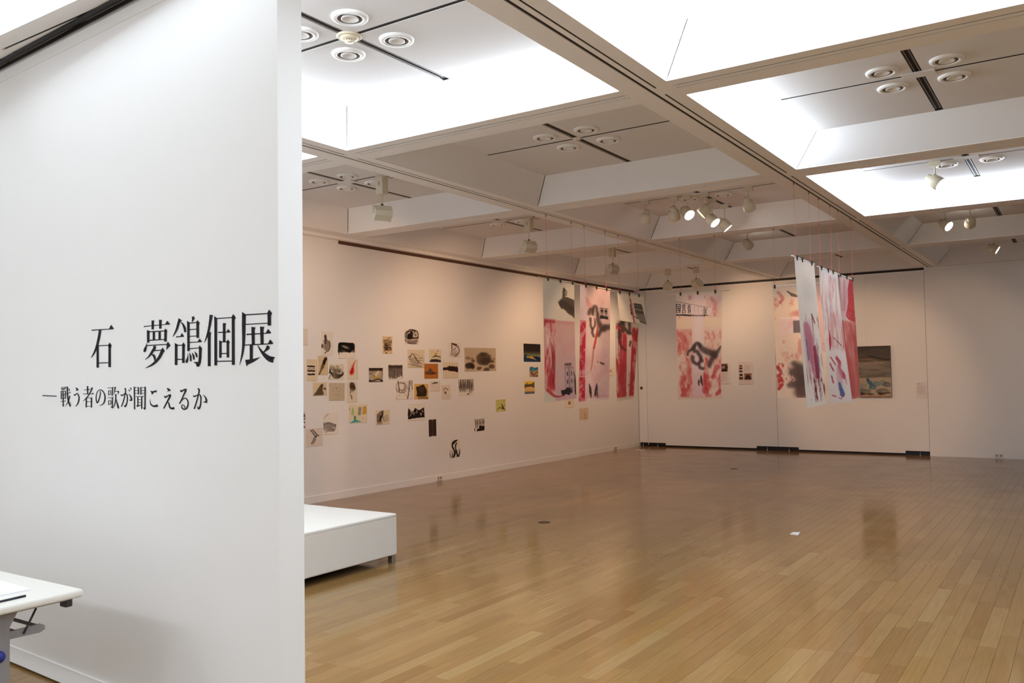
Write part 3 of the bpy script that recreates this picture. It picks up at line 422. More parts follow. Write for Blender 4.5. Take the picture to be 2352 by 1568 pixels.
# ------------------------------------------------------------------ ceiling
ceil = struct(B(XW - 0.1, XR + 0.1, YB - 0.1, YW + 0.2, 3.72, 3.85).build('ceiling', M['board']), 'white coffered ceiling on a square grid of beams')
HB = 0.16
def strip(x0, x1, y0, y1, nm='beam', m='beam', z0=None, z1=None):
    return B(x0, x1, y0, y1, z0 or H, z1 or H + 0.035).build(nm, M[m], ceil)
OPX = [(XW + 0.30, C0 - HB)] + [(XS[i] + HB, XS[i + 1] - HB) for i in range(1, 4)] + [(XS[4] + HB, XR - 0.3)]
OPY = [(YB + 0.3, YS[1] - HB)] + [(YS[j] + HB, YS[j + 1] - HB) for j in range(1, 6)] + [(YS[6] + HB, YW - 0.17)]
# columns (beams running away from the camera)
for i in range(1, 5):
    x = XS[i]
    for a, b in ((-HB, -0.012), (0.012, 0.046), (0.060, HB)):
        strip(x + a, x + b, YB, YW)
    strip(x - 0.012, x + 0.012, YB, YW, 'seam', 'rail', H + 0.005, H + 0.034)
    strip(x - 0.007, x + 0.004, YB, YW, 'seam_slit', 'dark', H + 0.004, H + 0.0141)
    strip(x + 0.046, x + 0.060, YB, YW, 'slot', 'dark', H + 0.003, H + 0.034)
    for j in range(1, 7):          # the slot is closed where the beams cross
        strip(x + 0.046, x + 0.060, YS[j] - 0.07, YS[j] + 0.07, 'slot_stop', 'beam', H - 0.0004, H + 0.003)
strip(XW, XW + 0.3, YB, YW); strip(XR - 0.3, XR, YB, YW)
# rows
for j in range(1, 7):
    y = YS[j]
    for i in range(5):
        x0, x1 = OPX[i]
        for a, b in ((-HB, -0.062), (-0.048, -0.007), (0.007, HB)):
            strip(x0, x1, y + a, y + b)
        strip(x0, x1, y - 0.007, y + 0.007, 'seam', 'rail', H + 0.004, H + 0.034)
        strip(x0 + 0.02, x1 - 0.02, y - 0.062, y - 0.048, 'slot', 'dark', H + 0.003, H + 0.034)
for i in range(5):
    x0, x1 = OPX[i]
    strip(x0, x1, YB, YB + 0.3); strip(x0, x1, YW - 0.17, YW + 0.074)

LIT = {(0, 2): 'LFN', (1, 2): 'LFN', (2, 2): 'LFN', (2, 3): 'L', (2, 4): 'LF', (0, 1): 'F', (1, 1): 'F', (2, 1): 'F', (3, 2): 'LRFN',
       (0, 0): 'FN', (1, 0): 'LFRN', (2, 0): 'FN', (3, 1): 'RF'}  # several unseen coffer sides are added as lit, to brighten room and title wall
PANEL_LABEL = {
    (1, 2, 'L'): 'lit coffer panel left of the smoke detector, nearest the title wall', (1, 2, 'F'): 'long lit coffer panel beyond the smoke detector',
    (2, 2, 'L'): 'lit coffer panel at top right, left of its corner seam', (2, 2, 'F'): 'longest lit coffer panel along the top right edge',
    (2, 3, 'L'): 'only lit side of the coffer with four diffusers and square plate', (2, 4, 'L'): 'smaller lit coffer panel left of the white spotlight',
    (2, 4, 'F'): 'long lit coffer panel behind the white spotlight', (0, 2, 'F'): 'sliver of lit coffer panel beside the title wall edge',
    (1, 1, 'F'): 'lit coffer panel above the title wall at top left corner'}
INS = 0.245
CELLS = {}
for i in range(5):
    for j in range(7):
        x0, x1 = OPX[i]; y0, y1 = OPY[j]
        X0, X1, Y0, Y1 = x0 + INS, x1 - INS, y0 + INS, y1 - INS
        zb = H + 0.004; g = 0.005
        cx, cy = (X0 + X1) / 2, (Y0 + Y1) / 2
        CELLS[(i, j)] = (cx, cy)
        sides = {
            'L': [(x0, y0 + g, zb), (x0, y1 - g, zb), (X0, Y1 - g, T), (X0, Y0 + g, T)],
            'R': [(x1, y1 - g, zb), (x1, y0 + g, zb), (X1, Y0 + g, T), (X1, Y1 - g, T)],
            'N': [(x1 - g, y0, zb), (x0 + g, y0, zb), (X0 + g, Y0, T), (X1 - g, Y0, T)],
            'F': [(x0 + g, y1, zb), (x1 - g, y1, zb), (X1 - g, Y1, T), (X0 + g, Y1, T)]}
        offs = {'L': (-0.008, 0, 0.008), 'R': (0.008, 0, 0.008), 'N': (0, -0.008, 0.008), 'F': (0, 0.008, 0.008)}
        for s, q in sides.items():
            if s in LIT.get((i, j), ''):
                qc = sum((Vector(p) for p in q), Vector()) / 4
                lab = PANEL_LABEL.get((i, j, s))
                o = MB().slab([tuple(Vector(p) - qc) for p in q], offs[s], 0, 1).build('light_panel', [M['lit'], M['side']], None if lab else ceil, False, qc)
                if lab: tag(o, lab, 'light panel', 'lit ceiling coffer panels')
            else:
                MB().slab(q, offs[s]).build('coffer_side', M['side'], ceil)
        # four boards with a cross of track slots between them
        wx, wy = 0.030, 0.016
        for bx0, bx1 in ((X0 - 0.01, cx - wx), (cx + wx, X1 + 0.01)):
            for by0, by1 in ((Y0 - 0.01, cy - wy), (cy + wy, Y1 + 0.01)):
                B(bx0, bx1, by0, by1, T, T + 0.02).build('ceiling_board', M['board'], ceil)
        if j >= 2 and i <= 3:
            mb = MB().box(cx - wx, cx + wx, Y0, Y1, T + 0.010, T + 0.05).box(X0, X1, cy - wy, cy + wy, T + 0.0025, T + 0.05)
            mb.build('track_slot', M['dark'], ceil)
            MB().box(cx - 0.020, cx - 0.012, Y0 + 0.06, Y1 - 0.06, T + 0.003, T + 0.010).box(cx + 0.012, cx + 0.020, Y0 + 0.06, Y1 - 0.06, T + 0.003, T + 0.010).build('track_rail', M['rail'], ceil)
            if (i, j) not in ((1, 2), (1, 3)):
                B(cx - 0.105, cx + 0.105, cy - 0.055, cy + 0.055, T - 0.008, T + 0.002).build('centre_plate', M['board'], ceil)

# small screws on the beams of the nearest bays
scr = MB()
for i in range(1, 3):
    for j in range(2, 5):
        for s in (-0.12, 0.12):
            for t in (0.12, 0.5, 0.88):
                y = OPY[j][0] + t * (OPY[j][1] - OPY[j][0])
                scr.box(XS[i] + s - 0.004, XS[i] + s + 0.004, y - 0.004, y + 0.004, H - 0.0025, H + 0.002)
for j in range(2, 5):
    for i in range(1, 3):
        for s in (-0.11, 0.11):
            for t in (0.1, 0.5, 0.9):
                x = OPX[i][0] + t * (OPX[i][1] - OPX[i][0])
                scr.box(x - 0.004, x + 0.004, YS[j] + s - 0.004, YS[j] + s + 0.004, H - 0.0025, H + 0.002)
so = scr.build('screw_heads', M['white_metal'], ceil); so['kind'] = 'stuff'

# ------------------------------------------------------------------ air diffusers, detectors
ring_me = MB().lathe([(0.070, 0.002), (0.072, -0.014), (0.079, -0.018), (0.092, -0.018), (0.102, -0.013), (0.107, -0.004), (0.107, 0.004)], 32).mesh('ring', [M['white_metal']], True)
throat_me = MB().lathe([(0.072, -0.012), (0.060, -0.002), (0.050, 0.0), (0.0, 0.0)], 32).mesh('throat', [M['diff_dark']], True)
bowl_me = MB().lathe([(0.0, -0.004), (0.036, -0.010), (0.046, -0.017), (0.050, -0.016), (0.048, -0.004)], 32).mesh('bowl', [M['white_metal']], True)
def diffuser(x, y, label, group):
    r = empty('air_diffuser', (x, y, T))
    link('ring', ring_me, r); link('throat', throat_me, r); link('bowl', bowl_me, r)
    tag(r, label, 'air diffuser', group)
POS4 = {(1, -1): 'top', (1, 1): 'right', (-1, 1): 'bottom', (-1, -1): 'left'}
POSC = {(1, -1): 'upper right', (1, 1): 'lower right', (-1, 1): 'lower left', (-1, -1): 'upper left'}
for (i, j), nm, four in (((1, 2), 'around the smoke detector', POS4), ((1, 3), 'in the unlit coffer at picture centre', POS4), ((2, 3), 'around the square plate in the right coffer', POSC),
                         ((0, 3), 'above the nearest floodlight beside the title wall', POS4)):
    cx, cy = CELLS[(i, j)]
    for d, w in four.items():
        diffuser(cx + d[0] * 0.2, cy + d[1] * 0.2, 'round air diffuser, %s of four %s' % (w, nm), 'air diffusers ' + nm)
for (i, j), nm in (((2, 4), 'beside the white spotlight in the lit coffer'), ((1, 4), 'above the cluster of round spotlights'), ((0, 4), 'above the second floodlight along the left wall')):
    cx, cy = CELLS[(i, j)]
    for d, w in ((-1, 'left'), (1, 'right')):
        diffuser(cx + d * 0.2, cy + 0.2, 'round air diffuser, %s of two %s' % (w, nm), 'air diffusers ' + nm)
cx, cy = CELLS[(1, 2)]
sd = empty('smoke_detector', (cx, cy, T))
MB().lathe([(0.075, 0.004), (0.076, -0.006), (0.070, -0.011), (0.056, -0.008)], 28).build('base', M['cream'], sd, True)
MB().lathe([(0.056, -0.004), (0.055, -0.016), (0.038, -0.022), (0.0, -0.022)], 28).build('body', M['cream'], sd, True)
MB().lathe([(0.027, -0.030), (0.027, -0.038), (0.0, -0.040)], 28).build('cap', M['cream'], sd, True)
for k in range(12):
    a = 2 * math.pi * k / 12
    o = B(-0.004, 0.004, -0.002, 0.002, -0.031, -0.021).build('vane', M['cream'], sd, False, (0.025 * math.cos(a), 0.025 * math.sin(a), 0)); o.rotation_euler = (0, 0, a)
MB().lathe([(0.020, -0.021), (0.020, -0.031)], 16).build('sensor_core', M['black'], sd, True)
tag(sd, 'cream smoke detector at the crossing of two ceiling slots', 'smoke detector')
cx, cy = CELLS[(1, 3)]
sp = empty('ceiling_sensor', (cx, cy, T))
MB().lathe([(0.042, 0.002), (0.040, -0.006), (0.0, -0.007)], 20).build('plate', M['cream'], sp, True)
for s in (-1, 1):
    MB().lathe([(0.010, -0.004), (0.010, -0.014), (0.0, -0.016)], 12).build('button', M['white_metal'], sp, True, (0.014 * s, 0, 0))
tag(sp, 'small round ceiling sensor amid four diffusers in the unlit coffer', 'sensor')

# ------------------------------------------------------------------ spotlights and floodlights on the ceiling tracks
def lamp_light(parent, kind_name, direction, loc, watts, angle, blend, radius):
    ld = bpy.data.lights.new(kind_name, 'SPOT'); ld.energy = watts; ld.color = WARM
    ld.spot_size = math.radians(angle); ld.spot_blend = blend; ld.shadow_soft_size = radius
    lo = bpy.data.objects.new(kind_name, ld); COL.objects.link(lo); lo.parent = parent
    lo.location = loc; lo.rotation_euler = Vector(direction).to_track_quat('-Z', 'Y').to_euler()
    return lo

SPOT_BODY = MB().lathe([(0.0, 0.098), (0.030, 0.098), (0.036, 0.090), (0.038, 0.052), (0.052, 0.048), (0.060, 0.040), (0.066, -0.010), (0.068, -0.058), (0.064, -0.062), (0.061, -0.054)], 26)
def spotlight(x, y, target, label, on=True, watts=None, drop=0.155, angle=42, glow=True):
    root = empty('spotlight', (x, y, T))
    B(-0.05, 0.05, -0.018, 0.018, -0.045, 0.006).build('track_adapter', M['fixture'], root)
    hz = -0.045 - drop
    MB().tube([(0, 0, -0.045), (0, 0, hz + 0.055)], 0.008, 10).build('stem', M['fixture'], root, True)
    B(-0.012, 0.012, -0.012, 0.012, hz + 0.035, hz + 0.075).build('pivot', M['grey_paint'], root)
    d = Vector(target) - Vector((x, y, T + hz)); d.normalize()
    q = d.to_track_quat('-Z', 'Y')
    body = SPOT_BODY.build('lamp_head', M['fixture'], root, True, (0, 0, hz))
    body.rotation_mode = 'QUATERNION'; body.rotation_quaternion = q
    MB().lathe([(0.061, -0.056), (0.0, -0.056)], 26).build('lens', M['lens'] if glow else M['lens_off'], body)
    if on:
        lamp_light(root, 'spot_beam', d, Vector((0, 0, hz)) + d * 0.075, watts or SPOT_W, angle, 0.6, 0.05)
    tag(root, label, 'spotlight', 'round track spotlights')
    return root

def floodlight(x, y, target, label, watts=None, angle=125):
    root = empty('floodlight', (x, y, T))
    B(-0.075, 0.075, -0.02, 0.02, -0.022, 0.006).build('track_adapter', M['fixture'], root)
    mo = bevel(B(-0.045, 0.045, -0.045, 0.045, -0.195, -0.022).build('driver_box', M['fixture'], root), 0.004)
    B(-0.003, 0.003, -0.0465, -0.045, -0.11, -0.07).build('switch', M['dark'], mo)
    MB().tube([(0, 0, -0.195), (0, 0, -0.30)], 0.007, 8).build('stem', M['fixture'], root, True)
    MB().lathe([(0.0, 0.012), (0.014, 0.010), (0.014, -0.008), (0.0, -0.010)], 10).build('knuckle', M['brown'], root, True, (0, 0, -0.300))
    hz = -0.375
    d = Vector(target) - Vector((x, y, T + hz)); d.normalize()
    yaw = math.atan2(d.y, d.x)
    head = empty('lamp_head', (0, 0, hz), yaw); head.parent = root
    # the U-shaped yoke stays upright, the box tilts
    MB().box(-0.012, 0.012, -0.098, -0.094, -0.01, 0.066).box(-0.012, 0.012, 0.094, 0.098, -0.01, 0.066).box(-0.012, 0.012, -0.098, 0.098, 0.062, 0.066).build('yoke', M['fixture'], head)
    tilt = math.asin(-d.z)
    pts = [(-0.055, -0.035), (-0.055, 0.035), (-0.02, 0.058), (0.055, 0.058), (0.055, -0.070), (-0.02, -0.070)]
    R = Matrix.Rotation(tilt, 3, 'Y')
    mb = MB(); mb.extrude([tuple(R @ Vector((a, -0.09, b))) for a, b in pts], (0, 0.18, 0)); mb.build('housing', M['fixture'], head)
    MB().extrude([tuple(R @ Vector(p)) for p in ((0.0565, -0.078, -0.06), (0.0565, 0.078, -0.06), (0.0565, 0.078, 0.048), (0.0565, -0.078, 0.048))], tuple(R @ Vector((0.001, 0, 0)))).build('lamp_glass', M['lens_off'], head)
    for s in (-1, 1):      # triangular side barn doors
        MB().extrude([tuple(R @ Vector(p)) for p in ((0.055, s * 0.091, -0.07), (0.055, s * 0.091, 0.058), (0.125, s * 0.105, -0.01))], (0, s * 0.002, 0)).build('barn_door', M['fixture'], head)
    lamp_light(root, 'flood_beam', d, Vector((0, 0, hz)) + d * 0.08, watts or FLOOD_W, angle, 0.8, 0.06)
    MB().tube([(0.07, 0.0, -0.01), (0.11, 0.0, -0.04), (0.15, 0.0, -0.045), (0.17, 0.0, -0.025)], 0.0025, 6).build('pull_cord', M['hook'], root, True)
    tag(root, label, 'floodlight', 'box floodlights')
    return root

yE, yG, yH = CELLS[(1, 4)][1], CELLS[(2, 5)][1], CELLS[(2, 6)][1]
floodlight(-5.87, CELLS[(0, 3)][1], (XW, 7.6, 1.3), 'nearest box floodlight, beside the title wall edge')
floodlight(-5.93, CELLS[(0, 4)][1], (XW, 10.0, 1.3), 'second box floodlight along the left wall')
floodlight(-6.18, CELLS[(0, 5)][1], (XW, 12.6, 1.3), 'third box floodlight, above the building collage banner')
floodlight(-6.51, CELLS[(0, 6)][1], (XW, 15.0, 1.2), 'small box floodlight just before the far corner')
floodlight(-5.95, CELLS[(0, 6)][1], (-5.0, YW, 1.7), 'box floodlight turned square-on towards the sliding panels', watts=27)
spotlight(-4.29, yE, (C0, 9.7, 1.7), 'leftmost round spotlight, hanging alone and turned away', angle=60, glow=False)
spotlight(-3.93, yE, (-4.25, R0 + 2 * LY, 1.7), 'round spotlight just left of the lit one in the cluster, turned away')
spotlight(-3.77, yE, (C1, 8.5, 1.9), 'round spotlight with glowing lens, left one of three glowing in the cluster')
spotlight(-3.555, yE, (C0, 8.75, 1.9), 'round spotlight half hidden behind a glowing one, turned away', glow=False)
spotlight(-3.05, yE, (-2.95, R0 + 2 * LY, 1.7), 'rightmost round spotlight of the cluster, turned away')
spotlight(CELLS[(1, 4)][0], 9.73, (C1, 9.4, 1.9), 'round spotlight with glowing lens, middle one of three glowing in the cluster', drop=0.205)
spotlight(CELLS[(1, 4)][0], 10.15, (C1, 10.6, 1.6), 'round spotlight with narrow glowing lens, right one of three glowing in the cluster', drop=0.205)
spotlight(-1.18, yE, (1.4, 8.8, 1.2), 'white round spotlight hanging in front of the lit coffer', watts=30)
spotlight(-1.44, yG, (1.4, 10.6, 1.0), 'round spotlight with glowing lens below the lit coffer', watts=30)
spotlight(-1.16, yG, (-1.9, YW, 1.6), 'unlit-looking round spotlight turned away, right of the glowing one', watts=30)
spotlight(-1.13, yH, (2.6, 15.0, 1.0), 'farthest round spotlight with glowing lens at right edge', watts=26)
spotlight(CELLS[(1, 5)][0] - 0.4, CELLS[(1, 5)][1], (-3.3, YW, 1.4), 'round spotlight hidden above the hanging banners, aimed at the canvas', watts=80, angle=44)

# ------------------------------------------------------------------ painting helper: colours drawn onto the vertices of a sheet
def hash_noise(w, h, sx, sy, seed, octv=3):
    rg = np.random.RandomState(seed); out = np.zeros((h, w)); amp = 1.0; tot = 0
    for o in range(octv):
        nx, ny = max(2, int(sx * 2 ** o)) + 1, max(2, int(sy * 2 ** o)) + 1
        g = rg.rand(ny, nx)
        yy = np.linspace(0, ny - 1.001, h); xx = np.linspace(0, nx - 1.001, w)
        y0 = yy.astype(int); x0 = xx.astype(int); fy = (yy - y0)[:, None]; fx = (xx - x0)[None, :]
        fy = fy * fy * (3 - 2 * fy); fx = fx * fx * (3 - 2 * fx)
        a = g[np.ix_(y0, x0)]; b = g[np.ix_(y0, x0 + 1)]; c = g[np.ix_(y0 + 1, x0)]; d = g[np.ix_(y0 + 1, x0 + 1)]
        out += amp * ((a * (1 - fx) + b * fx) * (1 - fy) + (c * (1 - fx) + d * fx) * fy); tot += amp; amp *= 0.68
    return out / tot

class Cv:
    """small canvas; coordinates 0..1 from the top left, widths in canvas widths"""
    def __init__(s, w, h, paper, seed=1, grain=0.02, warp=0.055):
        s.w, s.h, s.asp, s.seed = w, h, h / w, seed
        s.y, s.x = np.mgrid[0:h, 0:w]; s.x = s.x / (w - 1); s.y = s.y / (h - 1)
        s.im = np.ones((h, w, 3)) * np.array(paper, float)
        s.im *= 1 + grain * (hash_noise(w, h, 6, 6 * s.asp, seed)[:, :, None] - 0.5)
        k1 = lambda q, f: hash_noise(w, h, f, f * s.asp, seed * 13 + q, 3) - 0.5
        s.X = s.x + warp * (k1(1, 5) + 0.6 * k1(2, 14)); s.Y = s.y + warp / s.asp * (k1(3, 5) + 0.6 * k1(4, 14))
    def n(s, sx, sy, k=0):
        return hash_noise(s.w, s.h, sx, sy, s.seed * 31 + k, 5)
    def put(s, a, col):
        a = np.clip(a, 0, 1)[:, :, None]; s.im = s.im * (1 - a) + np.array(col, float) * a; return s
    def st(s, pts, w, col=(34, 27, 25), a=1.0, dry=0.0, soft=0.35, k=0):
        ws = list(w) if isinstance(w, (list, tuple)) else [w] * len(pts)
        if len(pts) > 2:                       # round the corners of hand-drawn strokes
            q = np.array([(u, v, c) for (u, v), c in zip(pts, ws)]); out = []
            for i in range(len(q) - 1):
                e, b, c, d = q[max(i - 1, 0)], q[i], q[i + 1], q[min(i + 2, len(q) - 1)]
                for t in (0.0, 0.34, 0.67):
                    out.append(0.5 * (2 * b + (c - e) * t + (2 * e - 5 * b + 4 * c - d) * t * t + (3 * b - e - 3 * c + d) * t ** 3))
            out.append(q[-1]); pts = [(v[0], v[1]) for v in out]; ws = [max(v[2], 0.004) for v in out]
        best = np.zeros((s.h, s.w)); px = 1.0 / s.w
        for (x0, y0), (x1, y1), w0, w1 in zip(pts[:-1], pts[1:], ws[:-1], ws[1:]):
            Y0, Y1 = y0 * s.asp, y1 * s.asp; dx, dy = x1 - x0, Y1 - Y0; L2 = dx * dx + dy * dy + 1e-9
            t = np.clip(((s.X - x0) * dx + (s.Y * s.asp - Y0) * dy) / L2, 0, 1)
            d = np.hypot(s.X - x0 - t * dx, s.Y * s.asp - Y0 - t * dy)
            r = (w0 + (w1 - w0) * t) / 2
            best = np.maximum(best, np.clip((r - d) / (soft * r + 0.7 * px) + 0.5, 0, 1))
        if dry: best = best * np.clip(1.2 - dry * 1.6 * s.n(14, 14 * s.asp, 5 + k), 0, 1)
        return s.put(best * a, col)
    def pg(s, pts, col=(34, 27, 25), a=1.0, dry=0.0, k=0):
        ins = np.zeros((s.h, s.w), bool); n = len(pts)
        for i in range(n):
            (x0, y0), (x1, y1) = pts[i], pts[(i + 1) % n]
            if y0 == y1: continue
            c = ((y0 > s.Y) != (y1 > s.Y)) & (s.X < (x1 - x0) * (s.Y - y0) / (y1 - y0) + x0)
            ins ^= c
        m = ins.astype(float)
        m2 = m.copy(); m2[1:-1, 1:-1] = (m[1:-1, 1:-1] * 2 + m[:-2, 1:-1] + m[2:, 1:-1] + m[1:-1, :-2] + m[1:-1, 2:]) / 6
        if dry: m2 = m2 * np.clip(1.2 - dry * 1.6 * s.n(9, 9 * s.asp, 9 + k), 0, 1)
        return s.put(m2 * a, col)
    def bl(s, cx, cy, rx, ry, col=(34, 27, 25), a=1.0, soft=0.4, ang=0.0, dry=0.0, k=0):
        X, Y = s.X - cx, (s.Y - cy); c, d = math.cos(ang), math.sin(ang)
        u = (X * c + Y * d) / rx; v = (-X * d + Y * c) / ry
        r = np.sqrt(u * u + v * v)
        m = np.clip((1 - r) / soft + 0.5, 0, 1)
        if dry: m = m * np.clip(1.25 - dry * 1.7 * s.n(10, 10 * s.asp, 17 + k), 0, 1)
        return s.put(m * a, col)
    def rc(s, x0, y0, x1, y1, col, a=1.0, soft=0.01):
        m = np.clip((s.x - x0) / soft + .5, 0, 1) * np.clip((x1 - s.x) / soft + .5, 0, 1) * np.clip((s.y - y0) / soft + .5, 0, 1) * np.clip((y1 - s.y) / soft + .5, 0, 1)
        return s.put(m * a, col)
    def gr(s, x0, y0, x1, y1, c0, c1, a=1.0):
        t = np.clip((s.y - y0) / max(y1 - y0, 1e-6), 0, 1)[:, :, None]
        col = np.array(c0, float) * (1 - t) + np.array(c1, float) * t
        m = ((s.x >= x0) & (s.x <= x1) & (s.y >= y0) & (s.y <= y1)).astype(float)[:, :, None] * a
        s.im = s.im * (1 - m) + col * m; return s
    def streak(s, x0, y0, x1, y1, col, a=0.8, sx=14, sy=4, lo=0.42, hi=0.62, k=0, soft=0.03):
        m = np.clip((s.x - x0) / soft, 0, 1) * np.clip((x1 - s.x) / soft, 0, 1) * np.clip((s.y - y0) / soft, 0, 1) * np.clip((y1 - s.y) / soft, 0, 1)
        n = s.n(sx, sy, 40 + k)
        return s.put(m * a * np.clip((n - lo) / (hi - lo), 0, 1), col)
    def colors(s):
        c = np.clip(s.im, 0, 255) / 255.0
        l = np.where(c <= 0.04045, c / 12.92, ((c + 0.055) / 1.055) ** 2.4)
        return np.concatenate([l, np.ones((s.h, s.w, 1))], 2)

def sheet(name, cv, surf, m, parent=None, loc=None, back=None):
    """grid mesh carrying the canvas colours; surf(u, v) gives the point for the row-major grid, u to the right, v downwards"""
    h, w = cv.h, cv.w
    U, V = np.meshgrid(np.linspace(0, 1, w), np.linspace(0, 1, h))
    P = surf(U, V).reshape(-1, 3)
    idx = np.arange(h * w).reshape(h, w)
    F = np.stack([idx[:-1, :-1], idx[1:, :-1], idx[1:, 1:], idx[:-1, 1:]], -1).reshape(-1, 4)
    me = bpy.data.meshes.new(name)
    cols = cv.colors().reshape(-1, 4)
    if back is not None:                      # close the sheet into a thin solid with a plain back and rim
        n = len(P); P = np.concatenate([P, P + np.array(back)])
        rim = np.concatenate([idx[0, :], idx[1:, -1], idx[-1, -2::-1], idx[-2:0:-1, 0]])
        r2 = np.roll(rim, -1)
        F2 = np.stack([rim, r2, r2 + n, rim + n], -1)
        corner = np.array([[idx[0, 0], idx[0, -1], idx[-1, -1], idx[-1, 0]]]) + n
        F = np.concatenate([F, F2, corner])
        used = np.unique(np.concatenate([np.arange(n), rim + n]))
        remap = -np.ones(len(P), int); remap[used] = np.arange(len(used))
        P = P[used]; F = remap[F]; cols = np.concatenate([cols, cols])[used]
    me.from_pydata(P.tolist(), [], F.tolist())
    me.materials.append(m); put_ink(me, cols)
    me.polygons.foreach_set('use_smooth', [True] * (len(me.polygons)))
    return link(name, me, parent, loc)

K = (34, 27, 25); BR = (92, 74, 58); GY = (120, 108, 98)
CREAM = (232, 220, 196); TAN = (222, 200, 162); WH = (238, 230, 218); WALLISH = (230, 222, 214)
def zig(x0, y0, x1, y1, n, amp, rg):
    return [(x0 + (x1 - x0) * i / n + rg.uniform(-amp, amp), y0 + (y1 - y0) * i / n + rg.uniform(-amp, amp)) for i in range(n + 1)]

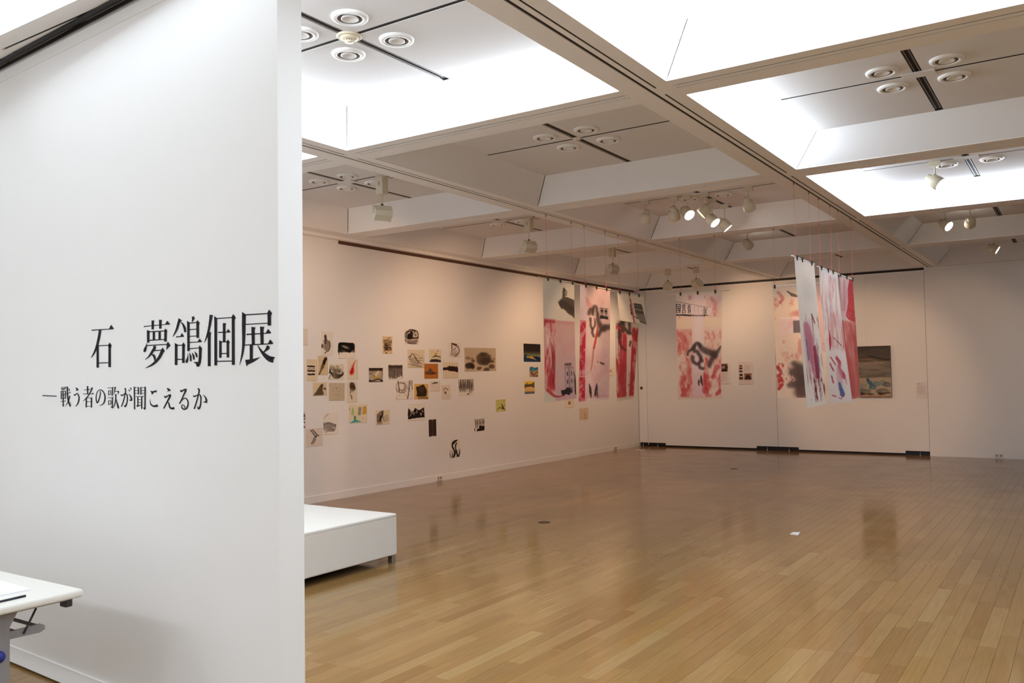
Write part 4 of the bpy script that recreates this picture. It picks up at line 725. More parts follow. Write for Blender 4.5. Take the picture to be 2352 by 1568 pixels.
def art(i, w, h):
    rg = random.Random(i * 7 + 3)
    P = {5: TAN, 8: (226, 206, 172), 9: (206, 190, 162), 15: (222, 198, 154), 4: (230, 214, 184), 6: CREAM, 7: (232, 220, 200), 10: CREAM, 11: (234, 222, 198), 23: (190, 118, 52), 26: (222, 182, 104),
         33: (214, 210, 128), 20: (204, 186, 160), 36: (46, 40, 38), 37: (176, 156, 130), 38: (232, 190, 120), 32: (70, 50, 38), 21: (196, 180, 158), 17: (226, 212, 186), 18: (228, 218, 192), 24: (230, 214, 186), 31: (230, 214, 184),
         39: (240, 226, 200), 40: (228, 204, 176), 41: (240, 228, 210), 14: (232, 214, 214), 1: (232, 220, 208), 13: (230, 216, 202), 27: (232, 218, 204), 28: (230, 216, 200)}.get(i, WH)
    c = Cv(w, h, P, i)
    if i == 2:
        for k in range(13):
            x = 0.3 + 0.042 * k; t = abs(k - 5) / 8
            c.st([(x - 0.05, 0.28 + 0.2 * t), (x, 0.5), (x + 0.02, 0.82 - 0.12 * t)], 0.07, BR, 0.55, 0.5, k=k)
        c.bl(0.42, 0.24, 0.1, 0.11, (50, 38, 30), 0.9); c.st([(0.42, 0.2), (0.44, 0.5)], [0.2, 0.14], (70, 52, 42), 0.75)
        c.bl(0.16, 0.62, 0.1, 0.09, (80, 62, 50), 0.85); c.st([(0.75, 0.4), (0.84, 0.58), (0.7, 0.8), (0.45, 0.86)], 0.1, (96, 76, 60), 0.8, 0.3); c.bl(0.4, 0.9, 0.05, 0.03, K, 0.8)
    elif i == 3:
        c.pg([(0.02, 0.1), (0.1, 0.0), (0.9, 0.0), (1, 0.15), (0.98, 0.5), (0.85, 0.5), (0.7, 0.62), (0.4, 0.58), (0.22, 0.62), (0.0, 0.6)], (18, 14, 15)); c.bl(0.42, 0.28, 0.2, 0.07, (196, 178, 156), 0.8, 0.9, 0.2); c.bl(0.5, 0.34, 0.2, 0.03, (150, 130, 112), 0.8, 0.9, 0.35)
        c.bl(0.3, 0.52, 0.14, 0.04, (140, 120, 104), 0.7, 0.9); c.bl(0.9, 0.52, 0.1, 0.09, (120, 92, 80), 0.9); c.st([(0.06, 0.5), (0.07, 0.75)], [0.12, 0.02], (60, 50, 46), 0.8)
    elif i == 4:
        for y, a in ((0.33, 1), (0.44, 0.6), (0.53, 0.95), (0.69, 1)):
            for k in range(5): c.bl(0.2 + 0.13 * k + rg.uniform(-.02, .02), y + rg.uniform(-.008, .008), 0.09, 0.038 if a > 0.7 else 0.02, K, a if a > 0.7 or k != 2 else 0.1, 0.3)
    elif i == 5:
        c.st([(0.8, 0.16), (0.62, 0.35), (0.45, 0.6)], [0.3, 0.3, 0.28], (36, 28, 22), 1); c.st([(0.5, 0.5), (0.35, 0.7), (0.12, 0.96)], [0.3, 0.22, 0.16], (120, 92, 66), 0.9); c.st([(0.06, 0.02), (0.2, 0.3), (0.36, 0.24)], 0.02, GY, 0.5)
    elif i == 6:
        for k in range(12): c.st([(0.1 + 0.055 * k, 0.35 + 0.02 * k), (0.14 + 0.05 * k + rg.uniform(-.05, .05), 0.08 + rg.random() * .1)], [0.035, 0.02], (60, 44, 34), 0.85)
        for k in range(6): c.st([(0.0 + .02 * k, 0.66 - 0.07 * k + .3 * (k == 0)), (0.25, 0.5 + 0.06 * k), (0.6, 0.68 + 0.05 * k), (0.92, 0.62 + 0.02 * k), (0.98, 0.5)], [0.05, 0.04, 0.05, 0.045, 0.03], (58, 44, 34), 0.9, 0.25, k=k)
        for k in range(10): c.st(zig(0.3 + 0.06 * k, 0.3, 0.38 + 0.06 * k, 0.6, 3, .03, rg), 0.03, (70, 54, 42), 0.7)
    elif i == 7:
        c.st([(0.95, 0.05), (0.72, 0.12), (0.55, 0.35), (0.45, 0.6), (0.4, 0.68)], [0.03, 0.05, 0.18, 0.38, 0.34], (214, 60, 50), 0.9, 0, 0.9); c.st([(0.5, 0.45), (0.43, 0.62)], [0.16, 0.3], (190, 24, 26), 0.9); c.st([(0.28, 0.25), (0.2, 0.6)], 0.14, (236, 190, 176), 0.6, 0, .9)
    elif i == 8:
        c.pg([(0.02, 0.98), (0.25, 0.66), (0.5, 0.25), (0.62, 0.14), (0.78, 0.15), (0.7, 0.45), (0.72, 0.7), (0.8, 0.88), (0.68, 0.95)], (100, 82, 62), 1, 0.15); c.st([(0.64, 0.18), (0.6, 0.5)], .08, (78, 62, 48), .7); c.st([(0.7, 0.5), (0.82, 0.45), (0.92, 0.5), (0.85, 0.6)], [0.05, 0.08, 0.1, 0.03], (96, 76, 58))
    elif i == 9:
        c.st([(0.25, 0.48), (0.3, 0.3), (0.5, 0.25), (0.72, 0.3), (0.78, 0.42), (0.5, 0.52), (0.25, 0.48)], 0.012, (140, 128, 112), 0.9); c.bl(0.5, 0.32, 0.03, 0.03, (60, 60, 58)); c.st([(0.35, 0.69), (0.5, 0.66), (0.72, 0.67)], 0.03, (120, 112, 104), 0.8, .5); c.st([(0.35, 0.95), (0.6, 0.82), (0.95, 0.75)], .012, (150, 136, 118), .6)
    elif i == 10:
        c.bl(0.55, 0.2, 0.28, 0.2, (86, 70, 58), 1, 0.3, 0.2); c.bl(0.62, 0.3, 0.24, 0.13, (62, 50, 44), 0.9); c.bl(0.5, 0.4, 0.2, 0.1, (150, 126, 108), 0.6, .8)
        c.st([(0.38, 0.48), (0.35, 0.62), (0.5, 0.8)], [0.12, 0.05, 0.1], (120, 96, 78), 0.8); c.st([(0.45, 0.66), (0.5, 0.82)], .1, (110, 88, 70), .8)
    elif i == 11:
        c.st([(0.22, 0.2), (0.22, 0.5)], [0.08, 0.16], (168, 200, 104), 0.9, 0.3); c.st([(0.6, 0.25), (0.58, 0.52)], 0.17, (140, 146, 112), 0.9, .2)
        for k in range(7): c.st([(0.78, 0.18 + 0.06 * k), (0.95, 0.14 + 0.06 * k)], 0.05, (206, 156, 44), 0.95)
        c.rc(0.28, 0.62, 0.4, 0.85, (96, 150, 108)); c.pg([(0.05, 0.98), (0.25, 0.86), (0.45, 0.84), (0.68, 0.95)], (70, 176, 172)); c.st([(0.24, 0.55), (0.52, 0.56), (0.52, 0.8)], 0.02, (206, 214, 150), .9); c.st([(0.05, 0.2), (0.06, 0.3)], 0.04, (140, 100, 96), .7); c.bl(.8, .74, .05, .02, (180, 150, 130), .6)
    elif i == 12:
        for k in range(6): c.st([(0.06 + 0.06 * k, 0.25 - 0.045 * k), (0.12 + 0.06 * k, 0.16 - 0.045 * k)], 0.02, (110, 92, 84), 0.7)
        for k in range(10): c.st([(0.16 + 0.075 * k, 0.62 + 0.012 * abs(k - 3)), (0.1 + 0.08 * k, 0.42 + 0.018 * abs(k - 3))], [0.035, 0.055], (52, 40, 34), 0.95)
        for k in range(5): c.st([(0.05 + .03 * k, 0.7 + 0.05 * k), (0.4, 0.64 + 0.05 * k), (0.8, 0.76 + 0.025 * k)], [.03, .05, .03], (80, 64, 54), 0.8, .3, k=k)
        c.st([(0.05, 0.4), (0.06, 0.75)], 0.06, (80, 64, 56), .8, .4); c.st([(0.88, 0.56), (0.82, 0.75)], .04, K, .8)
    elif i == 13:
        for a, b in (((0.3, 0.1), (0.58, 0.48)), ((0.42, 0.06), (0.72, 0.42)), ((0.58, 0.48), (0.8, 0.42)), ((0.52, 0.5), (0.34, 0.85)), ((0.62, 0.5), (0.45, 0.88))): c.st([a, b], 0.035, K, .95)
        for k in range(8): t = k / 7; c.st([(0.3 + 0.28 * t, 0.1 + 0.36 * t), (0.42 + 0.28 * t, 0.06 + 0.36 * t)], 0.025, (50, 40, 36), .9)
        for k in range(6): t = k / 5; c.st([(0.52 - 0.18 * t, 0.54 + 0.33 * t), (0.62 - 0.18 * t, 0.52 + 0.33 * t)], 0.02, (70, 56, 48), .8)
    elif i == 14:
        for k, y in enumerate((0.2, 0.27, 0.4, 0.62, 0.88)): c.st(zig(0.35, y, 0.9, y + 0.03, 4, .06, rg), 0.1, (50, 36, 40), .9)
    elif i == 15:
        for k in range(9): c.st(zig(0.15 + 0.05 * rg.random(), 0.25 + 0.07 * k, 0.75 + .15 * rg.random(), 0.2 + 0.075 * k + rg.uniform(-.1, .1), 3, 0.04, rg), 0.13, (108, 84, 58) if k < 4 else (72, 52, 40), 0.75, 0.35, k=k)
        c.st([(0.5, 0.2), (0.72, 0.05)], .1, (150, 120, 84), .8); c.st([(0.35, 0.45), (0.45, 0.75)], 0.22, (66, 48, 38), 0.8, .2); c.bl(0.36, 0.94, 0.1, 0.04, (86, 66, 50), .8)
    elif i == 16:
        c.bl(0.52, 0.5, 0.47, 0.47, (186, 168, 152), .8, .1)
        for r in (0.46, 0.37): c.st([(0.5 - r, 0.62), (0.5 - r, 0.3), (0.45, 0.5 - r), (0.8, 0.12), (0.95, 0.3), (0.92, 0.6)], 0.05, K, .9)
        c.bl(0.36, 0.5, 0.2, 0.2, K, 1, .25); c.bl(0.48, 0.3, 0.1, 0.16, K, 1, .3); c.st([(0.2, 0.62), (0.6, 0.6), (0.92, 0.55)], .07, K); c.st([(0.7, 0.15), (0.75, 0.4)], .07, K, .8)
        for k in range(5): c.st([(0.05 + .06 * k, 0.72 + .05 * k), (0.45, 0.78 + 0.045 * k), (0.9, 0.7 + .045 * k)], 0.025, (90, 74, 68), .8)
        c.bl(0.75, 0.28, .04, .05, (244, 236, 226)); c.st([(0.02, 0.7), (0.06, 0.82), (0.3, 0.95), (0.8, 0.96)], .05, (70, 54, 50), .9)
    elif i == 17:
        for k in range(11): c.st(zig(0.05 + rg.random() * .2, 0.45 + 0.045 * k, 0.7 + rg.random() * .25, 0.5 + 0.045 * k + rg.uniform(-.06, .08), 5, .03, rg), 0.022 + .02 * rg.random(), (112, 98, 84), 0.6, .4, k=k)
        c.st([(0.05, 0.42), (0.18, 0.36), (0.28, 0.2), (0.45, 0.42), (0.66, 0.7)], [0.05, 0.06, 0.02, 0.06, 0.05], (70, 58, 50), 0.85, .3); c.st([(0.3, 0.22), (0.55, 0.28), (0.75, 0.4), (0.92, 0.5)], .02, (110, 96, 84), .8); c.rc(0.12, 0.95, 0.9, 0.985, (206, 196, 130), .8)
    elif i == 18:
        c.bl(0.58, 0.38, 0.12, 0.1, (222, 178, 48)); c.st([(0.2, 0.32), (0.2, 0.22), (0.36, 0.18)], .03, (226, 150, 140), .8); c.bl(0.74, 0.15, .06, .06, (206, 120, 110), .8); c.pg([(0.2, 0.66), (0.5, 0.46), (0.98, 0.58), (0.98, 0.64), (0.6, 0.56)], (72, 52, 34)); c.pg([(0.0, 0.98), (0.2, 0.78), (0.5, 0.74), (1, 0.86), (1, 1)], (60, 44, 42)); c.pg([(0.2, 0.72), (0.4, 0.66), (0.7, 0.78)], (236, 230, 176), .9)
        for k in range(5): c.st([(0.62 + .08 * k, 0.6), (0.62 + .08 * k, 0.84)], .015, (90, 72, 60), .7)
    elif i == 19:
        c.pg([(0.22, 0.02), (0.45, 0.05), (0.72, 0.2), (0.6, 0.24), (0.35, 0.18)], (70, 52, 50)); c.st([(0.24, 0.03), (0.26, 0.62)], [0.07, 0.05], (60, 46, 44)); c.st([(0.6, 0.1), (0.82, 0.4), (0.85, 0.6), (0.72, 0.8), (0.5, 0.95)], .06, (86, 70, 66), .9, .2); c.st([(0.35, 0.45), (0.45, 0.5), (0.55, 0.35), (0.8, 0.3)], .04, (70, 54, 50), .9)
        for k in range(8): c.st(zig(0.15, 0.62 + .04 * k, 0.75, 0.7 + .035 * k, 4, .05, rg), .03, (120, 102, 96), .6, .3, k=k)
        for k in range(6): c.st(zig(0.35 + .08 * k, 0.4, 0.5 + .05 * k, 0.75, 3, .04, rg), .02, (130, 110, 104), .6)
    elif i == 20:
        c.put((c.n(5, 4) - .35) * .5, (170, 148, 122)); c.bl(0.6, 0.47, 0.24, 0.27, (98, 80, 64), 1, .35, 0.15, .3); c.bl(0.58, 0.28, 0.12, 0.09, (76, 60, 48), .85, .6); c.bl(0.66, 0.56, 0.18, 0.14, (70, 56, 46), .85, .7, 0, .2)
        c.bl(0.15, 0.76, 0.14, 0.13, (62, 50, 42), 1, .4, 0, .3); c.bl(0.22, 0.8, 0.07, 0.1, (48, 38, 34), .8, .4)
        for x, y, r in ((0.46, 0.86, .08), (0.85, 0.82, .1), (0.68, 0.95, .09), (0.88, 0.6, .06), (0.1, 0.45, .07), (0.22, 0.48, .05), (0.25, 0.57, .06), (0.93, 0.48, .05)): c.bl(x, y, r, r * 1.0, (88, 70, 58) if y > .55 else (150, 124, 102), .85, .5, 0, .3)
    elif i == 21:
        c.rc(0, 0, 1, 0.22, (62, 46, 40)); c.put(np.clip((c.n(3, 10) - .45) * 4, 0, .8) * (c.y > .2), (110, 96, 82)); c.st([(0.66, 0.25), (0.45, 0.6)], .1, (236, 226, 190)); c.pg([(0.35, 0.5), (0.42, 0.75), (0.7, 0.72), (0.5, 0.6)], (206, 176, 40)); c.st([(0.0, 0.9), (0.3, 0.88), (0.7, 0.8), (1, 0.95)], [.1, .06, .08, .1], (58, 44, 38)); c.rc(0, .94, 1, 1, (56, 42, 38)); c.st([(.3, .9), (.4, .65)], .04, K, .7); c.st([(.8, .9), (.95, .5)], .03, GY, .7)
    elif i == 22:
        for k in range(26): x = 0.02 + .038 * k; c.st([(x, 0.04 + rg.random() * .08), (x + rg.uniform(-.02, .02), 0.8 + rg.random() * .2 - .1 * (k > 18))], 0.045, (62, 48, 44), 0.85, 0.45, k=k)
        c.rc(0, 0.06, 1, 0.26, (58, 44, 40), .7, .06)
    elif i == 23:
        c.bl(0.42, 0.62, 0.42, 0.1, (110, 66, 36), .8, .8); c.pg([(0.2, 0.66), (0.36, 0.3), (0.44, 0.26), (0.52, 0.36), (0.66, 0.66), (0.5, 0.7)], (112, 84, 64)); c.pg([(0.5, 0.4), (0.54, 0.45), (0.7, 0.66), (0.9, 0.6), (0.85, 0.7), (0.58, 0.7)], (74, 48, 36), .8); c.bl(.45, .68, .3, .03, (60, 40, 24), .7, .8)
    elif i == 24:
        c.pg([(0.0, 0.36), (0.1, 0.32), (0.2, 0.35), (0.32, 0.28), (0.42, 0.22), (0.52, 0.29), (0.64, 0.26), (0.72, 0.3), (0.78, 0.25), (0.84, 0.31), (0.94, 0.25), (1, 0.4), (1, 0.65), (0.3, 0.5), (0.0, 0.48)], (48, 28, 26)); c.st([(0.0, .36), (.02, .5)], .04, K)
    elif i == 25:
        for k in range(9): a0 = rg.random() * 6; c.st([(0.35 + (.16 + .025 * k) * math.cos(a0 + t), 0.36 + (.14 + .02 * k) * math.sin(a0 + t)) for t in np.linspace(0, 3.5, 8)], .018, (110, 90, 80), .75)
        for a, b, w in (((0.15, 0.02), (0.2, 0.6), .05), ((0.85, 0.05), (0.7, 0.96), .05), ((0.76, 0.05), (0.74, 0.5), .02), ((0.95, 0.02), (0.97, 0.5), .04), ((0.85, .1), (.9, .3), .02)): c.st([a, b], w, (82, 62, 56), .9, .2)
        c.st([(0.3, 0.6), (0.5, 0.66), (0.7, 0.92)], .02, (130, 110, 100), .8); c.st([(0.3, .62), (.75, .6), (.9, .62)], .02, (140, 120, 108), .7); c.bl(.06, .9, .02, .04, BR, .7); c.bl(.2, .78, .02, .03, BR, .6)
    elif i == 26:
        c.pg([(0.12, 0.18), (0.3, 0.16), (0.64, 0.04), (0.8, 0.25), (0.9, 0.5), (0.85, 0.82), (0.3, 0.84), (0.14, 0.8), (0.2, 0.55)], (54, 38, 26)); c.pg([(0.3, 0.25), (0.6, 0.16), (0.75, 0.4), (0.4, 0.6)], (82, 58, 38), .8, .3); c.st([(0.3, 0.95), (0.7, 0.9), (0.98, 0.94)], .12, (140, 104, 56), .8)
    elif i == 27: c.st([(0.2, 0.26), (0.45, 0.18), (0.75, 0.16)], [.05, .09, .08], (50, 40, 40))
    elif i == 28:
        for x, y, r in ((0.45, 0.22, .09), (0.28, 0.3, .06), (0.68, 0.3, .08), (0.4, 0.52, .08), (0.5, 0.56, .06)): c.bl(x, y, r, .05 if y < .4 else .09, (96, 70, 66), .85)
    elif i == 29:
        for k in range(15): x = .04 + .065 * k; c.st([(x + rg.uniform(-.03, .03), 0.02), (x + rg.uniform(-.01, .01), 0.4), (x + .03, 0.62 + .2 * rg.random() + .1 * (k > 9))], [.03, .055, .03], (66, 50, 46), .92, .25, k=k)
        c.bl(0.62, 0.93, .05, .05, (50, 40, 38))
    elif i == 30:
        c.pg([(0.0, 0.98), (0.02, 0.25), (0.14, 0.4), (0.3, 0.46), (0.46, 0.26), (0.6, 0.42), (0.75, 0.38), (0.96, 0.26), (1, 0.86), (0.6, 0.84), (0.15, 0.9)], (34, 24, 23))
        for k in range(22): x, y = rg.uniform(.12, .9), rg.uniform(.4, .72); c.st([(x, y), (x + rg.uniform(-.08, .08), y + rg.uniform(.02, .07))], .03, (226, 208, 190), .85)
        c.rc(0, .9, 1, 1, P); c.rc(0, 0, 1, .25, P)
    elif i == 31:
        for k in range(9): c.st([(0.55, 0.05 + .03 * k), (0.35, 0.12 + .07 * k), (0.1, 0.3 + .06 * k)], .045, (70, 52, 46), .8, .3, k=k)
        c.pg([(0.28, 0.8), (0.3, 0.4), (0.4, 0.2), (0.5, 0.3), (0.42, 0.6), (0.34, 0.82)], (40, 28, 26)); c.bl(.38, .3, .04, .09, (220, 204, 184), .8)
        for y0, y1 in ((.4, .45), (.48, .56), (.5, .66), (.6, .78)): c.st([(0.5, y0), (0.62, y1), (0.92, y1 - .05)], .03, (80, 60, 52), .85)
        for k in range(5): c.st([(0.12 + .08 * k, 0.95), (0.2 + .05 * k, 0.7)], .035, (60, 46, 42), .85)
    elif i == 32:
        c.put(np.clip((c.n(6, 2) - .35) * 2, 0, .6), (54, 38, 30)); c.st([(0.52, 0.0), (0.5, 0.5), (0.52, 1)], .12, (104, 82, 62), .55, 0, .9); c.pg([(0.35, 0.0), (0.55, 0.06), (0.7, 0.0)], (200, 174, 146), .8); c.pg([(0.35, 1.0), (0.5, 0.93), (0.6, 1.0)], (200, 174, 146), .8)
    elif i == 33:
        for k in range(8): c.st([(0.08 + .12 * k, 0.02), (0.1 + .12 * k, 0.35 + .3 * rg.random())], .025, (160, 158, 84), .7)
        c.pg([(0.58, 0.3), (0.7, 0.5), (0.98, 0.96), (0.8, 0.86), (0.6, 0.85)], (92, 76, 50)); c.st([(0.1, 0.88), (0.35, 0.68), (0.52, 0.74)], [.03, .08, .05], (96, 80, 58)); c.st([(0.75, 0.5), (0.95, 0.55)], .04, (110, 90, 60)); c.st([(.85, .02), (.86, .14)], .04, K, .7)
    elif i == 34:
        for k in range(9): c.st([(0.06 + .11 * k, 0.02), (0.1 + .11 * k + rg.uniform(-.03, .03), 0.3), (0.14 + .1 * k, 0.5 + .2 * (k < 3))], [.03, .06, .035], K, .95)
        c.pg([(0.22, 0.82), (0.48, 0.76), (0.46, 0.6), (0.56, 0.54), (0.78, 0.6), (1, 0.55), (1, 0.95), (0.28, 1)], (34, 24, 24)); c.st([(0.03, 0.72), (0.05, 0.95)], .07, K, .9)
    elif i == 35:
        c.st([(0.72, 0.05), (0.42, 0.14), (0.26, 0.32), (0.4, 0.55), (0.5, 0.75), (0.38, 0.96)], [.1, .22, .15, .12, .18, .14], K); c.st([(0.7, 0.2), (0.58, 0.3), (0.56, 0.5), (0.66, 0.72), (0.78, 0.95)], [.08, .12, .1, .14, .1], K)
        for x, t in ((0.05, -.02), (0.2, .06), (0.88, .04), (0.72, -.03), (0.95, .02)): c.st([(x, 0.55), (x + t, 0.75), (0.5 + (x - .5) * .8, 0.97)], [.015, .06, .06], K, .95)
    elif i == 36:
        c.gr(0, 0, 1, 0.75, (40, 34, 34), (52, 46, 40)); c.gr(0, 0.42, 1, 0.72, (52, 46, 40), (150, 164, 116)); c.pg([(0, 0.66), (0.12, 0.6), (0.3, 0.67), (0.6, 0.68), (0.8, 0.7), (1, 0.74), (1, 1), (0, 1)], (38, 66, 104)); c.pg([(0.15, 0.72), (0.5, 0.68), (0.62, 0.8), (0.75, 0.9), (0.4, 0.8), (0.2, 0.8)], (214, 168, 72)); c.pg([(0.55, 0.74), (0.7, 0.69), (1, 0.76), (1, 0.98), (0.8, 0.9)], (30, 46, 84)); c.st([(0, .85), (.3, .84), (.7, .95)], .05, (28, 52, 90), .9); c.rc(0, .97, 1, 1, (50, 60, 70), .7)
    elif i == 37:
        c.rc(0, 0, 1, .2, WALLISH); c.pg([(0, 0.12), (0.25, 0.02), (0.6, 0.14), (1, 0.06), (1, 0.3), (0.4, 0.42), (0, 0.45)], (52, 110, 156)); c.pg([(0.1, 0.3), (0.4, 0.16), (0.7, 0.3), (0.9, 0.35), (0.3, 0.5)], (70, 150, 160)); c.pg([(0.1, 0.5), (0.3, 0.5), (0.4, 0.8), (0.25, 0.85)], (130, 84, 66)); c.st([(0.4, 0.85), (0.7, 0.65), (1, 0.45)], .1, (140, 88, 66)); c.st([(0.45, 0.98), (0.42, 0.75)], .06, (100, 66, 50)); c.pg([(.5, .9), (.8, .85), (1, .95), (1, 1), (.7, 1)], (120, 74, 58))
    elif i == 38:
        c.rc(0, 0, 1, .3, (236, 206, 80)); c.pg([(0, 0.28), (0.3, 0.14), (0.38, 0.12), (0.3, 0.24), (0.6, 0.26), (1, 0.12), (1, 0.55), (0.7, 0.44), (0.3, 0.44), (0, 0.52)], (110, 98, 66)); c.st([(0, 0.5), (0.3, 0.4), (0.65, 0.4), (1, 0.52)], .05, (58, 54, 42)); c.st([(.4, .25), (.7, .24), (1, .14)], .04, (60, 54, 42)); c.gr(0, 0.8, 1, 1, (190, 160, 110), (46, 80, 130))
    elif i == 39: c.pg([(0.42, 0.25), (0.66, 0.62), (0.3, 0.62)], (98, 92, 160), .9); c.bl(0.65, 0.3, .03, .04, (110, 100, 150), .6)
    elif i == 40: c.st([(0.6, 0.52), (0.63, 0.7), (0.6, 0.96)], .05, (110, 92, 78), .8); c.put(.25 * c.n(3, 3), (214, 180, 150))
    elif i == 41: c.bl(0.3, 0.35, .1, .12, (196, 60, 50), .9); c.st([(0.1, 0.85), (0.6, 0.78)], .06, (150, 140, 124), .6)
    elif i == 1: c.put(.2 * c.n(2, 3), (224, 200, 196)); c.st([(0, .99), (1, .99)], .03, (150, 120, 112), .7)
    if i in (3, 12, 27, 28, 35, 19, 16, 30, 24, 10): c.st([(0.0, .995), (1, .995)], .012, (170, 150, 132), .6)
    return c

PAPERS = {1: ('pale_sheet', 'faint pale sheet half hidden by the title wall edge'), 2: ('ink_drawing', 'tall drawing of a furry brown oval bundle'), 3: ('ink_drawing', 'solid black cloud-shaped ink drawing'),
 4: ('ink_drawing', 'narrow sheet with stacked black lumpy bands'), 5: ('ink_drawing', 'tan sheet with a slanting dark club-shaped brush mark'), 6: ('ink_drawing', 'spiky wave drawing in brown ink, beside the red drop'),
 7: ('watercolour', 'narrow sheet with a bright red falling drop'), 8: ('ink_drawing', 'drawing of a brown wash hill shaped like a fin'), 9: ('pencil_sketch', 'tan square sheet with faint pencil sketch'),
 10: ('ink_drawing', 'drawing of a brown oval with a tail below'), 11: ('watercolour', 'colourful drawing of green, grey and yellow shapes over turquoise'), 12: ('ink_drawing', 'drawing of a bristling fern-like black arch'),
 13: ('ink_drawing', 'large pale sheet with a black striped Y-shaped ladder'), 14: ('ink_drawing', 'narrow sheet with dark blots cut off by the title wall'), 15: ('ink_drawing', 'small tan sheet with blurred brown strokes, highest in its column'),
 16: ('ink_drawing', 'topmost drawing on the wall, a black and grey swirl'), 17: ('pencil_sketch', 'grey sketch of a mountain ridge'), 18: ('watercolour', 'small drawing of a yellow sun behind dark hills'),
 19: ('pencil_sketch', 'grey twisted rock sketch left of the largest drawing'), 20: ('charcoal_drawing', 'largest drawing on the left wall, dark round boulders'), 21: ('ink_drawing', 'dark square drawing with a yellow and white streak'),
 22: ('ink_drawing', 'drawing of a dense dark hanging fringe'), 23: ('painting_on_paper', 'orange square with a small grey heap'), 24: ('ink_drawing', 'sheet with a solid black skyline band'),
 25: ('ink_drawing', 'tangled line drawing with long slanting poles'), 26: ('ink_drawing', 'ochre square with a ragged black block'), 27: ('ink_drawing', 'nearly blank small sheet with one short black dash'),
 28: ('ink_drawing', 'pale sheet with a few small dark spots'), 29: ('ink_drawing', 'drawing of a dense row of black vertical strokes with one dot'), 30: ('ink_drawing', 'wide black jagged drawing flecked with white'),
 31: ('ink_drawing', 'drawing of black tentacles sweeping to the right'), 32: ('ink_drawing', 'narrow dark brown upright rectangle like an open book'), 33: ('watercolour', 'small yellow-green drawing with a dark cone'),
 34: ('ink_drawing', 'small drawing of black drips above a black block'), 35: ('ink_drawing', 'lowest drawing on the wall, a black flame-like figure'), 36: ('painting_on_paper', 'night sky over blue mountains, top of the three beside the first banner'),
 37: ('painting_on_paper', 'small blue wave painting, middle of the three beside the first banner'), 38: ('painting_on_paper', 'yellow and blue arched painting, bottom of three beside the first banner'),
 39: ('watercolour', 'small sheet with a violet triangle under the tower banner'), 40: ('pencil_sketch', 'faint sheet with one grey stroke below the second banner'), 41: ('watercolour', 'tiny sheet with a red dot between the second and third banner')}

# ------------------------------------------------------------------ drawings on the left wall
for i, (nm, lab) in PAPERS.items():
    y0, y1, z0, z1 = PAPER_BOX[i]
    wpx = int(np.clip((y1 - y0) * 190, 34, 150)); hpx = int(np.clip((z1 - z0) * 250, 36, 110))
    cv = art(i, wpx, hpx); hw, hh = (y1 - y0) / 2, (z1 - z0) / 2
    curl = 0.0
    def surf(U, V, hw=hw, hh=hh, curl=curl):
        return np.stack([0.0018 + curl * (np.abs(2 * V - 1) ** 3) * np.abs(2 * U - 1), (2 * U - 1) * hw, (1 - 2 * V) * hh], -1)
    o = sheet(nm, cv, surf, M['art'], None, (XW, (y0 + y1) / 2, (z0 + z1) / 2), back=(-0.0012, 0, 0))
    o.rotation_euler = (math.radians({9: -1.5, 12: -1.0, 13: 0.8, 26: -1.5, 32: 0.5, 20: 0.6, 11: -1}.get(i, 0)), 0, 0)
    tag(o, lab, 'drawing' if 'sheet' not in nm else 'sheet', 'small works pinned to the left wall')

# ------------------------------------------------------------------ hanging banners
RED = (190, 44, 56); DRED = (146, 22, 34); PINK = (226, 180, 178); FILM = (228, 220, 202); LIL = (216, 194, 202); PW = (232, 226, 224)
def hand_dark(c, pts, w, col=(66, 52, 48), a=.95):
    w2 = [v * 1.35 for v in w] if isinstance(w, list) else w * 1.35
    c.st(pts, w2, col, .45, .45, 1.0); c.st(pts, w, col, a * .8, .3, .8)

